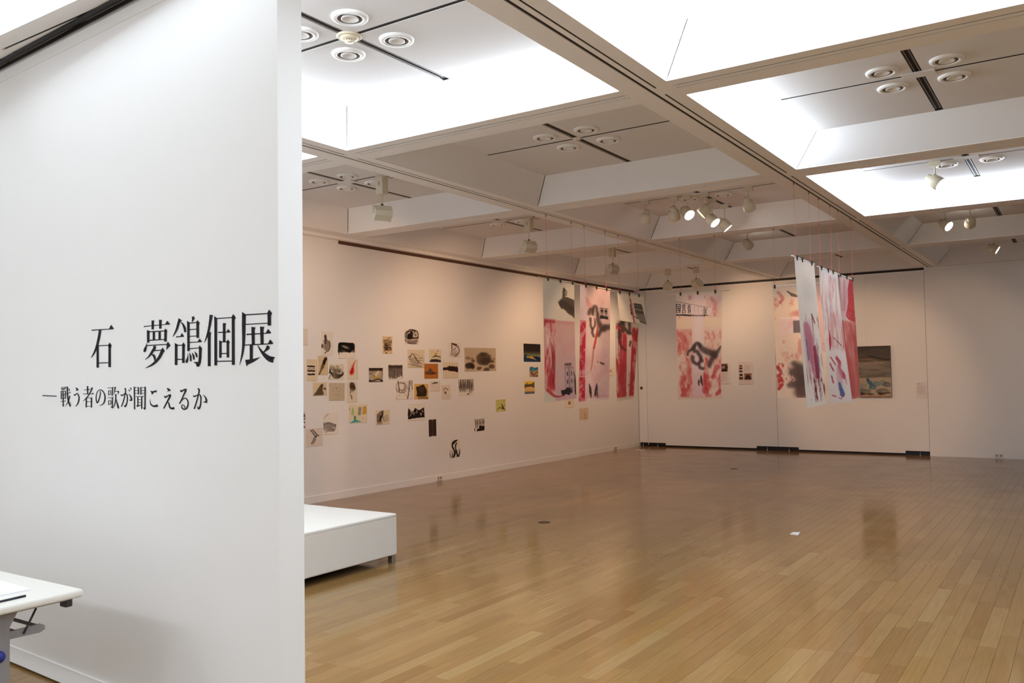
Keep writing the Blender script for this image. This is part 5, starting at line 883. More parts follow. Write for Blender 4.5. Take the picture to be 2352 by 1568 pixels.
def ban_tower(w, h):
    c = Cv(w, h, FILM, 101, .03)
    c.rc(.38, .33, 1, 1, (222, 186, 178), .95); c.put(np.clip((c.n(3, 5) - .4) * 2, 0, .5) * (c.x > .38) * (c.y > .33), (214, 162, 160)); c.rc(.38, .33, 1, .36, (214, 158, 152), .7)
    c.gr(.38, .62, 1, 1, (214, 180, 180), (196, 172, 186), .5)
    c.rc(0, .32, .385, .93, (220, 160, 152), .8); c.streak(0, .32, .38, .92, RED, .9, 9, 6, .42, .62, 1); c.streak(0, .45, .38, .88, DRED, .8, 11, 3, .5, .68, 2); c.streak(0, .36, .3, .6, (240, 222, 214), .8, 8, 8, .55, .7, 3)
    c.rc(0.02, .33, .36, .355, (186, 60, 66), .8); c.pg([(0, .88), (.2, .95), (.4, .93), (.4, 1), (0, 1)], (216, 212, 196)); c.st([(.1, .9), (.36, .955), (.66, .965)], [.1, .08, .02], (186, 60, 66), .9, .3)
    c.pg([(.62, .06), (.66, .045), (.76, .075), (.75, .11), (.66, .12), (.8, .13), (1, .14), (1, .3), (.8, .255), (.58, .22), (.5, .2), (.52, .17), (.6, .14)], (84, 72, 60), .95, .2); c.st([(.6, .18), (.9, .22)], .2, (58, 48, 42), .6, 0, .9); c.bl(.72, .09, .04, .02, (196, 186, 164), .7); c.st([(.5, .18), (.58, .225)], .04, (60, 50, 44), .8)
    for k in range(7): c.st([(.69 + .028 * k, .692), (.68 + .03 * k, .712)], .022, (62, 50, 52), .9)
    c.rc(.66, .722, .94, .94, (186, 164, 170), .6); c.rc(.65, .724, .93, .73, (120, 98, 102), .8); c.rc(.78, .73, .83, .93, (130, 108, 112), .9)
    for k in range(9): c.rc(.785, .74 + .021 * k, .825, .748 + .021 * k, (206, 190, 190), .9)
    for y in (.765, .832, .9): c.rc(.735, y, .765, y + .032, (58, 46, 48)); c.rc(.86, y - .004, .885, y + .03, (58, 46, 48))
    for x in (.69, .93): c.st([(x, .73), (x + .01, .93)], .008, (110, 92, 96), .8)
    c.pg([(.56, .91), (.7, .915), (.72, .9), (.84, .905), (.86, .935), (.8, .965), (.7, .955), (.56, .96)], (44, 36, 38)); c.st([(.6, .93), (.84, .94)], .09, (40, 32, 34), .9, .4); c.st([(.95, .77), (.975, .87), (.985, .955)], [.02, .05, .06], (66, 54, 52), .95)
    return c
def ban_stick(w, h):
    c = Cv(w, h, (226, 196, 192), 102, .03, .03); c.put(np.clip((c.n(4, 7) - .42) * 2.2, 0, .6), (212, 166, 168)); c.put(np.clip((c.n(3, 6, 3) - .5) * 2, 0, .6), (236, 220, 218)); c.bl(.55, .45, .45, .16, (240, 218, 208), .6, 1.0)
    c.rc(0, 0, .2, .3, (228, 216, 222), .8); c.rc(0, .3, .2, 1, (216, 150, 156), .8); c.streak(0, .3, .21, 1, (196, 36, 60), .95, 6, 18, .45, .62, 1); c.streak(0, .62, .21, 1, (176, 16, 44), .8, 5, 12, .52, .66, 2); c.rc(0, .785, .24, .79, (240, 220, 222)); c.st([(.2, .1), (.3, .16), (.36, .18)], [.05, .16, .1], (206, 140, 138), .6)
    Dk = (78, 62, 58)
    for p, ww in ((((.3, .24), (.34, .2), (.42, .2)), .09), (((.42, .22), (.46, .17), (.54, .175), (.56, .24)), .09), (((.55, .22), (.62, .3), (.74, .36), (.84, .35)), (.1, .13, .16, .14)), (((.82, .345), (1, .335)), .15), (((.34, .28), (.36, .34), (.4, .36)), .06), (((.42, .37), (.42, .4), (.46, .43)), .06), (((.6, .42), (.68, .38), (.76, .36)), .1), (((.48, .28), (.5, .33), (.44, .37)), .05), (((.42, .24), (.44, .2)), .08)): hand_dark(c, list(p), list(ww) if isinstance(ww, tuple) else ww, Dk)
    c.bl(.5, .24, .05, .05, (214, 190, 182), .6, 1)
    c.rc(.655, .17, .925, .268, (196, 176, 172)); c.rc(.655, .17, .925, .175, (70, 56, 54)); c.pg([(.655, .268), (.66, .24), (.74, .235), (.82, .24), (.925, .245), (.925, .27)], (52, 40, 42))
    for x in (.73, .86): c.bl(x, .21, .045, .022, (140, 116, 110), 1, .3); c.bl(x, .196, .05, .012, (58, 46, 46), 1, .3)
    c.rc(.785, .172, .80, .245, (222, 204, 200)); c.rc(.652, .17, .665, .24, (90, 74, 72))
    c.st([(.6, .33), (.55, .42), (.46, .54)], [.03, .06, .06], (196, 70, 54), .95); c.st([(.46, .54), (.41, .66), (.37, .73)], [.05, .045, .03], (176, 116, 104), .7, .2); c.st([(.66, .665), (.72, .67), (.78, .68)], [.03, .06, .05], (66, 48, 52), .9, .3); c.bl(.59, .66, .02, .006, (90, 66, 66), .8)
    c.st([(.31, .85), (.35, .9), (.37, .97)], [.02, .07, .03], (62, 50, 50)); c.st([(.54, .85), (.53, .9), (.49, .955)], [.02, .09, .05], (66, 54, 54)); c.st([(.55, .92), (.57, .965)], .05, (110, 92, 92)); c.rc(.25, .98, 1, 1, (228, 212, 206)); c.streak(.5, .95, 1, .985, (190, 90, 96), .7, 4, 3, .4, .6, 5)
    return c
def ban_build_top(w, h):
    c = Cv(w, h, (232, 224, 204), 103, .02, .02); c.bl(.35, .6, .4, .5, (240, 234, 216), .5, 1.)
    c.pg([(.58, .36), (.86, .3), (.9, .34), (1, .95), (.98, .98), (.75, .95), (.62, .72)], (150, 140, 128)); c.pg([(.57, .35), (.58, .28), (.88, .28), (.89, .35)], (92, 82, 74)); c.pg([(.42, .35), (.5, .33), (.5, .75), (.44, .72)], (120, 108, 98)); c.rc(.5, .3, .57, .78, (206, 196, 180), .9)
    for r, (y0, y1) in enumerate(((.37, .47), (.53, .65))):
        for k in range(5): x = .6 + .065 * k + .012 * r; c.pg([(x, y0), (x + .038, y0), (x + .045, y1), (x + .012, y1)], (42, 36, 36))
    for k in range(3): c.rc(.44, .38 + .12 * k, .49, .44 + .12 * k, (56, 46, 44))
    for k in range(5): c.st([(.63 + .07 * k, .68), (.68 + .065 * k, .9)], .012, (96, 84, 78), .8)
    c.st([(.73, .92), (.98, .97)], .04, (70, 60, 56)); c.st([(.55, .77), (.68, .84)], .03, (70, 58, 54)); c.pg([(.46, .78), (.75, .87), (.74, .99), (.46, .95)], (236, 228, 210), .9)
    c.st([(.43, .02), (.46, .18)], .05, (214, 160, 130), .9); c.st([(.46, .18), (.5, .6), (.54, 1)], .055, (200, 84, 58), .95)
    return c
def ban_build_low(w, h):
    c = Cv(w, h, (224, 196, 180), 104, .03); c.streak(0, .04, .5, .97, RED, .9, 7, 4, .36, .55, 1); c.rc(.08, .54, .55, .96, (168, 40, 50), .6, .05); c.streak(.1, .5, .55, .97, (206, 96, 92), .6, 10, 3, .5, .7, 2); c.streak(0, .1, .12, .5, (236, 226, 206), 1, 4, 4, .4, .55, 3)
    c.rc(.5, .03, .72, .9, (226, 198, 190), .95); c.bl(.6, .25, .08, .12, (240, 226, 208), .7, 1); c.rc(.72, .06, 1, .97, (206, 110, 104), .8); c.streak(.7, .06, 1, .97, (176, 34, 44), .95, 4, 7, .35, .5, 4); c.rc(.0, 0, 1, .035, (232, 222, 196), .95); c.rc(0, .965, 1, 1, (214, 206, 178), .95); c.rc(.62, .66, .68, .88, (190, 170, 190), .8); c.rc(.62, .8, .7, .83, (96, 80, 120), .8); c.st([(.62, .7), (.63, .66), (.66, .65)], .02, (80, 66, 70))
    Dk = (74, 58, 52)
    for p, ww in ((((.15, .06), (.3, .01), (.38, .0)), .13), (((.3, .02), (.38, .11)), .1), (((.25, .06), (.32, .13)), .1), (((.17, .14), (.17, .22)), .13), (((.17, .26), (.28, .34), (.46, .37)), (.07, .09, .05)), (((.58, .02), (.6, .1), (.56, .14)), .12), (((.42, .1), (.55, .14), (.66, .14)), .1), (((.66, .25), (.64, .3)), .08)): hand_dark(c, list(p), list(ww) if isinstance(ww, tuple) else ww, Dk)
    return c
def ban_sign(w, h):
    c = Cv(w, h, (228, 206, 190), 105, .03, .025); c.put(np.clip((c.n(5, 8) - .42) * 2.4, 0, .7) * (c.y > .33), (214, 140, 130)); c.streak(0, .33, .4, 1, (196, 62, 62), .8, 8, 8, .46, .66, 1); c.streak(.6, .35, 1, 1, (196, 60, 62), .75, 6, 7, .46, .66, 2); c.rc(0, .24, 1, .33, (232, 214, 190), .8, .05)
    c.streak(0, 0, 1, .24, (178, 84, 100), .8, 6, 3, .55, .72, 3); c.rc(.66, .05, .95, .22, (206, 160, 160), .4, .05); c.st([(.78, .06), (.85, .1), (.84, .16)], .08, (196, 112, 120), .5, .2)
    c.pg([(0, .07), (.3, .1), (.8, .15), (.76, .215), (0, .19)], (226, 212, 206), .85); c.st([(0, .07), (.3, .1), (.7, .145)], .012, (96, 78, 80), .9); c.pg([(0, .185), (.3, .196), (.6, .205), (.72, .213), (.6, .222), (0, .2)], (44, 34, 38)); 
    Kc = (52, 40, 44)
    def ch(x0, y0, x1, y1, lines, a=1):
        for p, q, ww in lines: c.st([(x0 + p[0] * (x1 - x0), y0 + p[1] * (y1 - y0)), (x0 + q[0] * (x1 - x0), y0 + q[1] * (y1 - y0))], ww, Kc, a)
    ch(.01, .092, .09, .17, [((0, 0), (0, 1), .02), ((1, .05), (1, 1), .02), ((0, .03), (1, .06), .014), ((0, .96), (1, .96), .014), ((.2, .28), (.8, .3), .012), ((.25, .5), (.75, .52), .012), ((.2, .76), (.8, .76), .012), ((.5, .28), (.5, .76), .012), ((.65, .6), (.75, .68), .01)])
    ch(.135, .1, .215, .178, [((.05, .1), (.95, .12), .012), ((.3, 0), (.3, .2), .012), ((.7, 0), (.7, .2), .012), ((0, .28), (1, .3), .012), ((.2, .42), (.8, .42), .01), ((.2, .42), (.2, .58), .012), ((.8, .42), (.8, .58), .012), ((.2, .58), (.8, .58), .01), ((.1, .7), (.9, .7), .01), ((.1, .7), (.1, 1), .014), ((.9, .7), (.9, 1), .014), ((.1, .97), (.9, .97), .01)])
    ch(.255, .107, .33, .184, [((.1, .08), (.9, .1), .01), ((.15, .2), (.85, .2), .01), ((0, .34), (1, .34), .012), ((.5, 0), (.5, .34), .012), ((.2, .46), (.2, 1), .014), ((.8, .46), (.8, 1), .014), ((.2, .48), (.8, .48), .01), ((.2, .64), (.8, .64), .01), ((.2, .8), (.8, .8), .01)])
    for x in (.38, .46, .54): ch(x, .12, x + .055, .185, [((0, .2), (1, .2), .01), ((.5, 0), (.5, 1), .01), ((.1, .6), (.9, .6), .01)], .3)
    ch(.605, .14, .68, .2, [((.1, 0), (.1, 1), .02), ((.5, .2), (.5, 1), .016), ((.5, .2), (1, .3), .012), ((.8, .4), (.8, 1), .012)], .8)
    c.rc(.345, .22, .615, .97, (230, 212, 212), .93); c.rc(.345, .02, .615, .22, (222, 204, 210), .45); c.bl(.48, .4, .1, .16, (240, 226, 218), .7, 1); c.gr(.345, .75, .615, .97, (222, 190, 190), (214, 170, 178), .5); c.st([(.1, .38), (.2, .48), (.22, .55)], [.1, .16, .04], (196, 96, 92), .6, .3); c.st([(.62, .76), (.64, .92)], [.06, .14], (190, 56, 60), .7, .4); c.st([(.9, .7), (.8, .8)], [.12, .06], (190, 60, 60), .7, .3); c.st([(.9, .95), (.97, .92)], .08, (176, 50, 56), .7, .3)
    Dk = (72, 56, 56)
    for p, ww in ((((.25, .58), (.27, .55), (.34, .525)), (.04, .05, .05)), (((.36, .53), (.4, .49), (.46, .47), (.52, .5)), .06), (((.5, .485), (.58, .53), (.72, .56), (.84, .58)), (.07, .1, .12, .12)), (((.84, .58), (.92, .555), (.98, .51)), (.12, .07, .03)), (((.73, .685), (.78, .635), (.86, .595)), (.08, .09, .09)), (((.36, .6), (.36, .64), (.44, .67)), (.07, .07, .05)), (((.49, .665), (.52, .7), (.59, .715)), .06), (((.46, .55), (.53, .6), (.56, .64)), .07), (((.4, .5), (.4, .55)), .06), (((.54, .62), (.5, .66)), .05)): hand_dark(c, list(p), list(ww) if isinstance(ww, tuple) else ww, Dk)
    c.st([(.545, .78), (.55, .82), (.575, .87)], [.02, .045, .02], (52, 40, 40)); c.st([(.495, .81), (.495, .85), (.5, .87)], [.015, .04, .02], (62, 48, 46)); c.st([(.5, .84), (.55, .83)], .02, (52, 40, 40)); c.rc(0, .98, 1, 1, (216, 196, 176))
    return c
def ban_film(w, h):
    c = Cv(w, h, (230, 208, 184), 106, .03); c.streak(0, 0, 1, .6, (206, 110, 104), .6, 6, 9, .58, .72, 1); c.st([(.1, .05), (.18, .1), (.12, .14)], .06, (186, 70, 74), .6, .4); c.st([(.3, .05), (.4, .08), (.5, .1)], [.03, .07, .02], (96, 82, 72), .9); c.bl(.5, .25, .16, .03, (206, 120, 112), .7, .8)
    c.rc(.12, .28, .6, .43, (232, 206, 206), .7); c.rc(.12, .28, .6, .285, (248, 240, 240)); c.rc(.38, .31, .62, .42, (108, 98, 98), .95); c.streak(.1, .45, .6, .7, (206, 120, 108), .6, 6, 8, .52, .66, 2); c.rc(.6, 0, 1, .6, (214, 170, 160), .6)
    c.streak(0, .68, .7, .95, (180, 40, 44), .9, 5, 6, .55, .65, 3); c.st([(.02, .72), (.1, .77), (.04, .8)], .07, (170, 40, 44), .8, .3); c.st([(.03, .92), (.1, .88)], .07, (186, 50, 44), .9); c.rc(.4, .85, .6, 1, (160, 70, 62), .6, .05)
    for p, ww in ((((.4, .7), (.46, .73)), .14), (((.34, .77), (.46, .8), (.55, .82)), .16), (((.3, .88), (.45, .88), (.56, .84)), .13), (((.5, .75), (.5, .95)), .22)): hand_dark(c, list(p), ww, (84, 64, 56))
    return c
def ban_white(w, h):
    c = Cv(w, h, (238, 234, 228), 107, .03); c.bl(.6, .2, .3, .08, (214, 212, 214), .6, 1); c.st([(.4, .1), (.4, .35)], .05, (222, 220, 222), .5, 0, .9); c.streak(.15, .36, 1, .98, (140, 60, 84), .85, 14, 5, .56, .72, 1); c.rc(.2, .45, .6, .75, (196, 130, 150), .55, .12); c.st([(.35, .46), (.45, .6), (.5, .8)], [.3, .32, .12], (190, 110, 136), .75, .3); c.st([(.3, .55), (.32, .68)], .06, (96, 96, 140), .7, .2); c.st([(.62, .6), (.6, .8)], [.12, .16], (140, 34, 60), .8, .2); c.st([(.7, .66), (.66, .8)], .04, (70, 60, 96), .7); c.st([(.65, .37), (.75, .42)], .06, (120, 30, 50), .8, .3)
    c.streak(.2, .8, 1, .98, (110, 26, 46), .95, 13, 9, .58, .68, 2); c.streak(.6, .4, 1, .8, (120, 70, 96), .7, 9, 6, .56, .68, 3)
    return c
def ban_splash(w, h):
    c = Cv(w, h, (236, 230, 228), 108, .03); c.streak(0, .02, 1, .62, (196, 112, 128), .7, 8, 4, .46, .7, 1); c.streak(.2, .3, 1, .6, (214, 140, 136), .6, 7, 4, .46, .66, 2); c.streak(0, 0, .6, .4, (176, 170, 196), .5, 8, 5, .56, .7, 3); c.st([(.3, .46), (.28, .55), (.25, .6)], [.05, .12, .04], (186, 40, 60), .9, .2); c.st([(.5, .5), (.8, .55), (.95, .57)], .03, (170, 60, 80), .8, .3)
    for p, ww in ((((.25, .66), (.4, .68), (.5, .71)), .06), (((.6, .66), (.7, .69), (.66, .73)), .12), (((.2, .71), (.35, .75)), .09), (((.7, .76), (.78, .8)), .16), (((.24, .8), (.3, .84)), .1), (((.2, .93), (.4, .95)), .04), (((.84, .82), (.86, .86)), .04)): c.st(list(p), ww, (190, 44, 70), .85, .35)
    c.bl(.62, .8, .12, .09, (214, 170, 186), .7, .8); c.st([(.6, .86), (.66, .93)], [.1, .18], (70, 96, 160), .9, .2); c.st([(.52, .96), (.6, .97), (.74, .93)], .03, (150, 60, 90), .8, .3); c.rc(.86, 0, .93, 1, (240, 236, 234), .7, .02)
    return c
def ban_red(w, h):
    c = Cv(w, h, (226, 196, 194), 109, .03); c.streak(0, 0, 1, .3, (206, 130, 138), .8, 6, 4, .4, .65, 1); c.pg([(.72, 0), (1, 0), (1, .36), (.5, .35), (.3, .32), (.55, .2), (.55, .1)], (196, 46, 56), .9, .35); c.rc(0, .36, 1, 1, (216, 130, 124), .8); c.streak(0, .36, 1, 1, (190, 64, 66), .8, 6, 3, .42, .64, 2); c.streak(0, .4, 1, .8, (232, 190, 176), .7, 7, 4, .56, .7, 3); c.rc(0, .62, 1, 1, (206, 96, 92), .45, .1)
    return c

def ring_hook(parent, loc):
    pts = [(0.0, 0.012 * math.cos(t), -0.012 + 0.016 * math.sin(t)) for t in np.linspace(0, 2 * math.pi, 13)]
    MB().tube(pts, 0.0022, 6, cap=False).build('hook', M['hook'], parent, True, loc)

def banner(name, axis, plane, rod, zrod, sheets, strings, clips, label, rodm='rod'):
    """axis 'y' hangs in a plane of constant x, axis 'x' in a plane of constant y"""
    mid = (rod[0] + rod[1]) / 2
    P = (lambda s, off, z: (plane + off, s, z)) if axis == 'y' else (lambda s, off, z: (s, plane - off, z))
    o3 = P(mid, 0, zrod); root = empty(name, o3)
    L = lambda s, off, z: tuple(a - b for a, b in zip(P(s, off, z), o3))
    MB().tube([L(rod[0], 0, zrod), L(rod[1], 0, zrod)], 0.0065, 8).build('rod', M[rodm], root, True)
    for cv, (s0, s1, zt0, zt1), (b0, b1, zb0, zb1), (d0, d1), wave, seed in sheets:
        def surf(U, V, s0=s0, s1=s1, b0=b0, b1=b1, zt0=zt0, zt1=zt1, zb0=zb0, zb1=zb1, d0=d0, d1=d1, wave=wave, seed=seed):
            top = s0 + (s1 - s0) * U; bot = b0 + (b1 - b0) * U
            s = top * (1 - V) + bot * V
            z = (zt0 + (zt1 - zt0) * U) * (1 - V) + (zb0 + (zb1 - zb0) * U) * V
            off = 0.009 + (d0 + (d1 - d0) * U) * V ** 1.3 + wave * V * np.sin(5.2 * U + 2.6 * V + seed)
            if axis == 'y': return np.stack([plane + off - o3[0], s - o3[1], z - o3[2]], -1)
            return np.stack([s - o3[0], plane - off - o3[1], z - o3[2]], -1)
        sheet('sheet', cv, surf, M['film'], root)
    for s in clips:
        MB().extrude([L(s - 0.011, -0.011, zrod - 0.030), L(s + 0.011, -0.011, zrod - 0.030), L(s + 0.009, -0.003, zrod + 0.016), L(s - 0.009, -0.003, zrod + 0.016)], tuple(Vector(L(s, 0.024, zrod)) - Vector(L(s, 0.0, zrod)))).build('clip', M['clip'], root)
    for s in strings:
        MB().tube([L(s, 0, zrod + 0.005), L(s + 0.002, 0, (zrod + H) / 2), L(s, 0, H - 0.022)], 0.0011, 5).build('string', M['string'], root, True)
        pts = [L(s + 0.018 * math.cos(t), 0.004 * math.sin(2 * t), zrod + 0.035 + 0.022 * math.sin(t)) for t in np.linspace(0, 2 * math.pi, 11)]
        MB().tube(pts, 0.0016, 5, cap=False).build('knot', M['string'], root, True)
        ring_hook(root, L(s, 0, H))
    tag(root, label, 'banner', 'painted film banners hung from the ceiling')
    return root
YR2 = R0 + 2 * LY
banner('hanging_banner', 'y', C0, (8.02, 8.82), 2.585, [(ban_tower(92, 330), (8.09, 8.79, 2.575, 2.565), (8.07, 8.77, 1.205, 1.235), (0, 0), .012, 0)], (8.19, 8.76), (8.2, 8.47, 8.75), 'leftmost hanging banner, with a fist at top and red strip below')
banner('hanging_banner', 'y', C0, (8.835, 9.73), 2.575, [(ban_stick(92, 330), (8.93, 9.70, 2.57, 2.555), (8.86, 9.62, 1.19, 1.20), (0, 0), .012, 2)], (9.07, 9.61), (9.07, 9.34, 9.61), 'pink banner with a dark hand holding a red stick')
banner('hanging_banner', 'y', C0, (9.76, 10.72), 2.56, [(ban_build_low(84, 260), (9.84, 10.52, 2.205, 2.175), (9.79, 10.30, 1.17, 1.185), (0.015, 0.015), .012, 4), (ban_build_top(92, 110), (9.9, 10.71, 2.55, 2.545), (9.9, 10.69, 2.19, 2.17), (0.03, 0.03), .004, 1)],
       (9.97, 10.54), (9.97, 10.25, 10.54), 'banner with a grey building photo above and deep red below')
banner('hanging_banner', 'x', YR2, (-4.63, -3.79), 2.565, [(ban_sign(120, 280), (-4.53, -3.89, 2.555, 2.555), (-4.535, -3.935, 1.165, 1.165), (0, 0), .008, 1)], (-4.46, -3.98), (-4.46, -4.22, -3.98), 'banner with a shop sign at top and a large dark hand')
banner('hanging_banner', 'x', YR2, (-3.25, -2.60), 2.575, [(ban_film(110, 280), (-3.235, -2.62, 2.56, 2.56), (-3.215, -2.62, 1.185, 1.185), (0, 0), .006, 3)], (-3.21, -2.65), (-3.21, -2.65), 'pale film banner half hidden behind the white banner', 'rod_white')
banner('hanging_banner', 'y', C1, (8.12, 8.94), 2.585, [(ban_white(80, 330), (8.18, 8.89, 2.575, 2.575), (8.2, 8.93, 1.165, 1.185), (0.085, 0.075), .015, 2)], (8.26, 8.79), (8.27, 8.45, 8.79), 'white banner, plain at top with purple streaks below', 'rod_white')
banner('hanging_banner', 'y', C1, (9.04, 9.93), 2.575, [(ban_splash(84, 320), (9.07, 9.87, 2.565, 2.565), (9.08, 9.93, 1.165, 1.17), (0.055, 0.085), .015, 0)], (9.17, 9.65), (9.17, 9.45, 9.66), 'white banner splashed with pink and one blue brush mark', 'rod_white')
banner('hanging_banner', 'y', C1, (9.95, 10.68), 2.575, [(ban_red(70, 300), (9.955, 10.60, 2.565, 2.555), (9.96, 10.64, 1.185, 1.195), (0.03, 0.05), .012, 3)], (9.99, 10.63), (10.0, 10.3, 10.6), 'rightmost hanging banner, solid red and pink film', 'rod_white')

# ------------------------------------------------------------------ canvas and sheets on the sliding panels
def sea(w, h):
    c = Cv(w, h, (184, 164, 140), 120, .04); c.gr(0, 0, 1, .3, (62, 54, 50), (92, 82, 74)); c.gr(0, .3, 1, .62, (150, 134, 118), (120, 114, 106)); c.put(np.clip((c.n(2, 26) - .45) * 3, 0, .6) * (c.y < .62), (90, 82, 74)); c.st([(.35, .2), (.7, .24), (1, .28)], .05, (48, 40, 36), .8, .2); c.st([(0, .27), (.3, .25), (.6, .29)], .04, (140, 112, 88), .7)
    for y in (.64, .68, .71): c.st([(0, y), (.4, y - .01), (.7, y + .02), (1, y)], .012, (120, 112, 96), .7)
    c.st([(.3, .66), (.36, .72), (.48, .8)], [.1, .12, .14], (70, 100, 130), .95, .1); c.bl(.31, .66, .05, .02, (52, 70, 120), .9)
    for x, y, rx, ry, col in ((.14, .77, .13, .05, (140, 146, 140)), (.44, .81, .12, .04, (74, 110, 124)), (.6, .73, .13, .045, (104, 134, 140)), (.74, .72, .12, .05, (120, 146, 140)), (.88, .755, .12, .045, (92, 96, 108)), (.08, .83, .1, .035, (110, 140, 150)), (.19, .89, .2, .06, (100, 104, 96)), (.74, .885, .2, .06, (112, 110, 104))):
        c.bl(x, y, rx, ry, col, .95, .3); c.bl(x + rx * .3, y + ry * .1, rx * .6, ry * .6, (176, 150, 118), .45, .8)
    for x, y, rx, ry in ((.1, .925, .09, .03), (.33, .935, .14, .014), (.68, .925, .09, .025), (.86, .92, .12, .014)): c.bl(x, y, rx, ry, (66, 42, 36), .9, .5)
    c.rc(0, 0, 1, .012, (48, 38, 34)); c.rc(0, .965, 1, 1, (150, 104, 76), .7, .02)
    return c
root = empty('seascape_canvas', (-3.2, YW, 1.485))
hw, hh = 0.278, 0.462
sheet('painting', sea(110, 170), lambda U, V: np.stack([(2 * U - 1) * hw, np.full_like(U, -0.036), (1 - 2 * V) * hh], -1), M['canvas'], root)
B(-hw, hw, -0.0355, -0.003, -hh, hh).build('stretcher', M['canvas_edge'], root)
for s in (-0.12,):
    MB().tube([(s, -0.004, hh - 0.01), (s, -0.004, 3.255 - 1.485)], 0.0012, 5).build('hanging_wire', M['beam'], root, True)
tag(root, 'dark upright seascape canvas with blue stones, hung on a wire', 'painting')

def info(kind, w, h):
    c = Cv(w, h, (236, 226, 224), 130 + kind, .01, .0)
    def lines(x0, y0, x1, y1, n):
        for k in range(n):
            y = y0 + (y1 - y0) * k / max(n - 1, 1); c.rc(x0, y, x1 - (.15 if k % 3 == 2 else 0), y + .012, (176, 160, 158), .7, .004)
    if kind == 1:
        c.rc(.05, .04, .8, .4, (120, 96, 84)); c.st([(.1, .12), (.7, .14)], .1, (70, 50, 44)); c.bl(.5, .2, .2, .06, (170, 150, 140)); c.st([(.1, .36), (.7, .36)], .14, (52, 34, 32)); c.bl(.25, .24, .1, .06, (140, 84, 62)); c.st([(.6, .18), (.78, .22), (.5, .3)], .1, (70, 50, 48)); lines(.08, .46, .8, .86, 13); c.rc(0, .985, 1, 1, (150, 130, 118), .8)
    elif kind == 2:
        lines(.06, .05, .5, .06, 1); c.rc(.06, .14, .3, .32, (190, 160, 146)); c.bl(.18, .17, .08, .03, (70, 34, 30)); c.bl(.17, .29, .12, .035, (74, 40, 30)); c.rc(.04, .36, .3, .47, (140, 112, 98)); c.bl(.2, .44, .08, .02, (80, 60, 70)); c.rc(.08, .53, .3, .63, (60, 38, 42)); c.rc(.05, .66, .32, .79, (110, 76, 58)); c.rc(.38, .52, .9, .8, (176, 130, 96)); c.pg([(.52, .58), (.76, .58), (.88, .78), (.42, .78)], (64, 50, 52)); c.rc(.38, .52, .9, .55, (110, 50, 40)); lines(.4, .15, .88, .45, 10); lines(.08, .84, .8, .88, 2); c.rc(0, .985, 1, 1, (160, 138, 124), .7)
    else:
        c.rc(.08, .09, .4, .11, (110, 90, 92)); c.rc(.42, .09, .62, .11, (150, 130, 130), .6); lines(.08, .22, .85, .72, 16)
    return c
for kind, nm, (x0, x1, z0, z1), lab in ((1, 'information_sheet', (-6.13, -5.885, 1.282, 1.705), 'printed sheet with one dark photo, beside the shop sign banner'), (2, 'information_sheet', (-5.72, -5.425, 1.275, 1.715), 'printed sheet with five small photos on the sliding panel'),
                            (3, 'information_sheet', (-2.52, -2.345, 1.0, 1.288), 'small text sheet at the right of the seascape canvas')):
    hx, hz = (x1 - x0) / 2, (z1 - z0) / 2
    o = sheet(nm, info(kind, 60, 86), lambda U, V, hx=hx, hz=hz: np.stack([(2 * U - 1) * hx, np.full_like(U, -0.0018), (1 - 2 * V) * hz], -1), M['art'], None, ((x0 + x1) / 2, YW, (z0 + z1) / 2), back=(0, 0.0012, 0))
    tag(o, lab, 'notice', 'printed sheets on the back wall')

# ------------------------------------------------------------------ title lettering on the partition
def lettering(name, which, label):
    root = empty(name, (-2.582, 2.265, 0), -TH)
    for w, nm, enc in GLYPHS:
        if w != which: continue
        mb = MB()
        for poly in enc.split(';'):
            p = [tuple(int(t) * 1e-4 for t in q.split(',')) for q in poly.split()]
            area = sum(p[i][0] * p[(i + 1) % len(p)][1] - p[(i + 1) % len(p)][0] * p[i][1] for i in range(len(p)))
            if area < 0: p = p[::-1]
            n = len(mb.v); mb.v += [(x, -0.0022, z) for x, z in p]; mb.f.append(tuple(range(n, n + len(p)))); mb.mi.append(0)
        o = mb.build('character', M['vinyl_black'], root)
    tag(root, label, 'lettering', 'vinyl lettering on the title wall')
lettering('title_lettering', 0, 'large black exhibition title lettering on the white wall')
lettering('subtitle_lettering', 1, 'smaller black subtitle lettering beginning with a dash')

# ------------------------------------------------------------------ benches
def bench(x1, label, dy=0.0):
    x0 = x1 - 0.785; y0, y1 = 3.6 + dy, 5.395 + dy
    ox, oy = (x0 + x1) / 2, (y0 + y1) / 2
    root = empty('upholstered_bench', (ox, oy, 0))
    a, b = 0.3925, (y1 - y0) / 2
    body = bevel(B(-a, a, -b, b, 0.064, 0.378).build('body', M['leather'], root), 0.012, 3)
    top = bevel(B(-a, a, -b, b, 0.372, 0.398).build('seat_top', M['leather'], root), 0.012, 3)
    pts = [(-a, -b), (a, -b), (a, b), (-a, b), (-a, -b)]
    MB().tube([(p[0] * 1.0005, p[1] * 1.0005, 0.376) for p in pts], 0.0016, 6).build('piping', M['leather'], root, True)
    B(-a + 0.05, a - 0.05, -b + 0.05, b - 0.05, 0.05, 0.066).build('under_frame', M['black'], root)
    for sx in (-1, 1):
        for sy in (-1, 1):
            bevel(B(-0.022, 0.022, -0.022, 0.022, 0.0, 0.066).build('leg', M['chrome'], root, False, (sx * (a - 0.03), sy * (b - 0.035), 0)), 0.002)
    tag(root, label, 'bench', 'white benches behind the title wall')
bench(-4.742, 'nearer white upholstered bench with steel legs, in front')
bench(-5.533, 'white upholstered bench pushed up behind the nearer bench', 0.01)

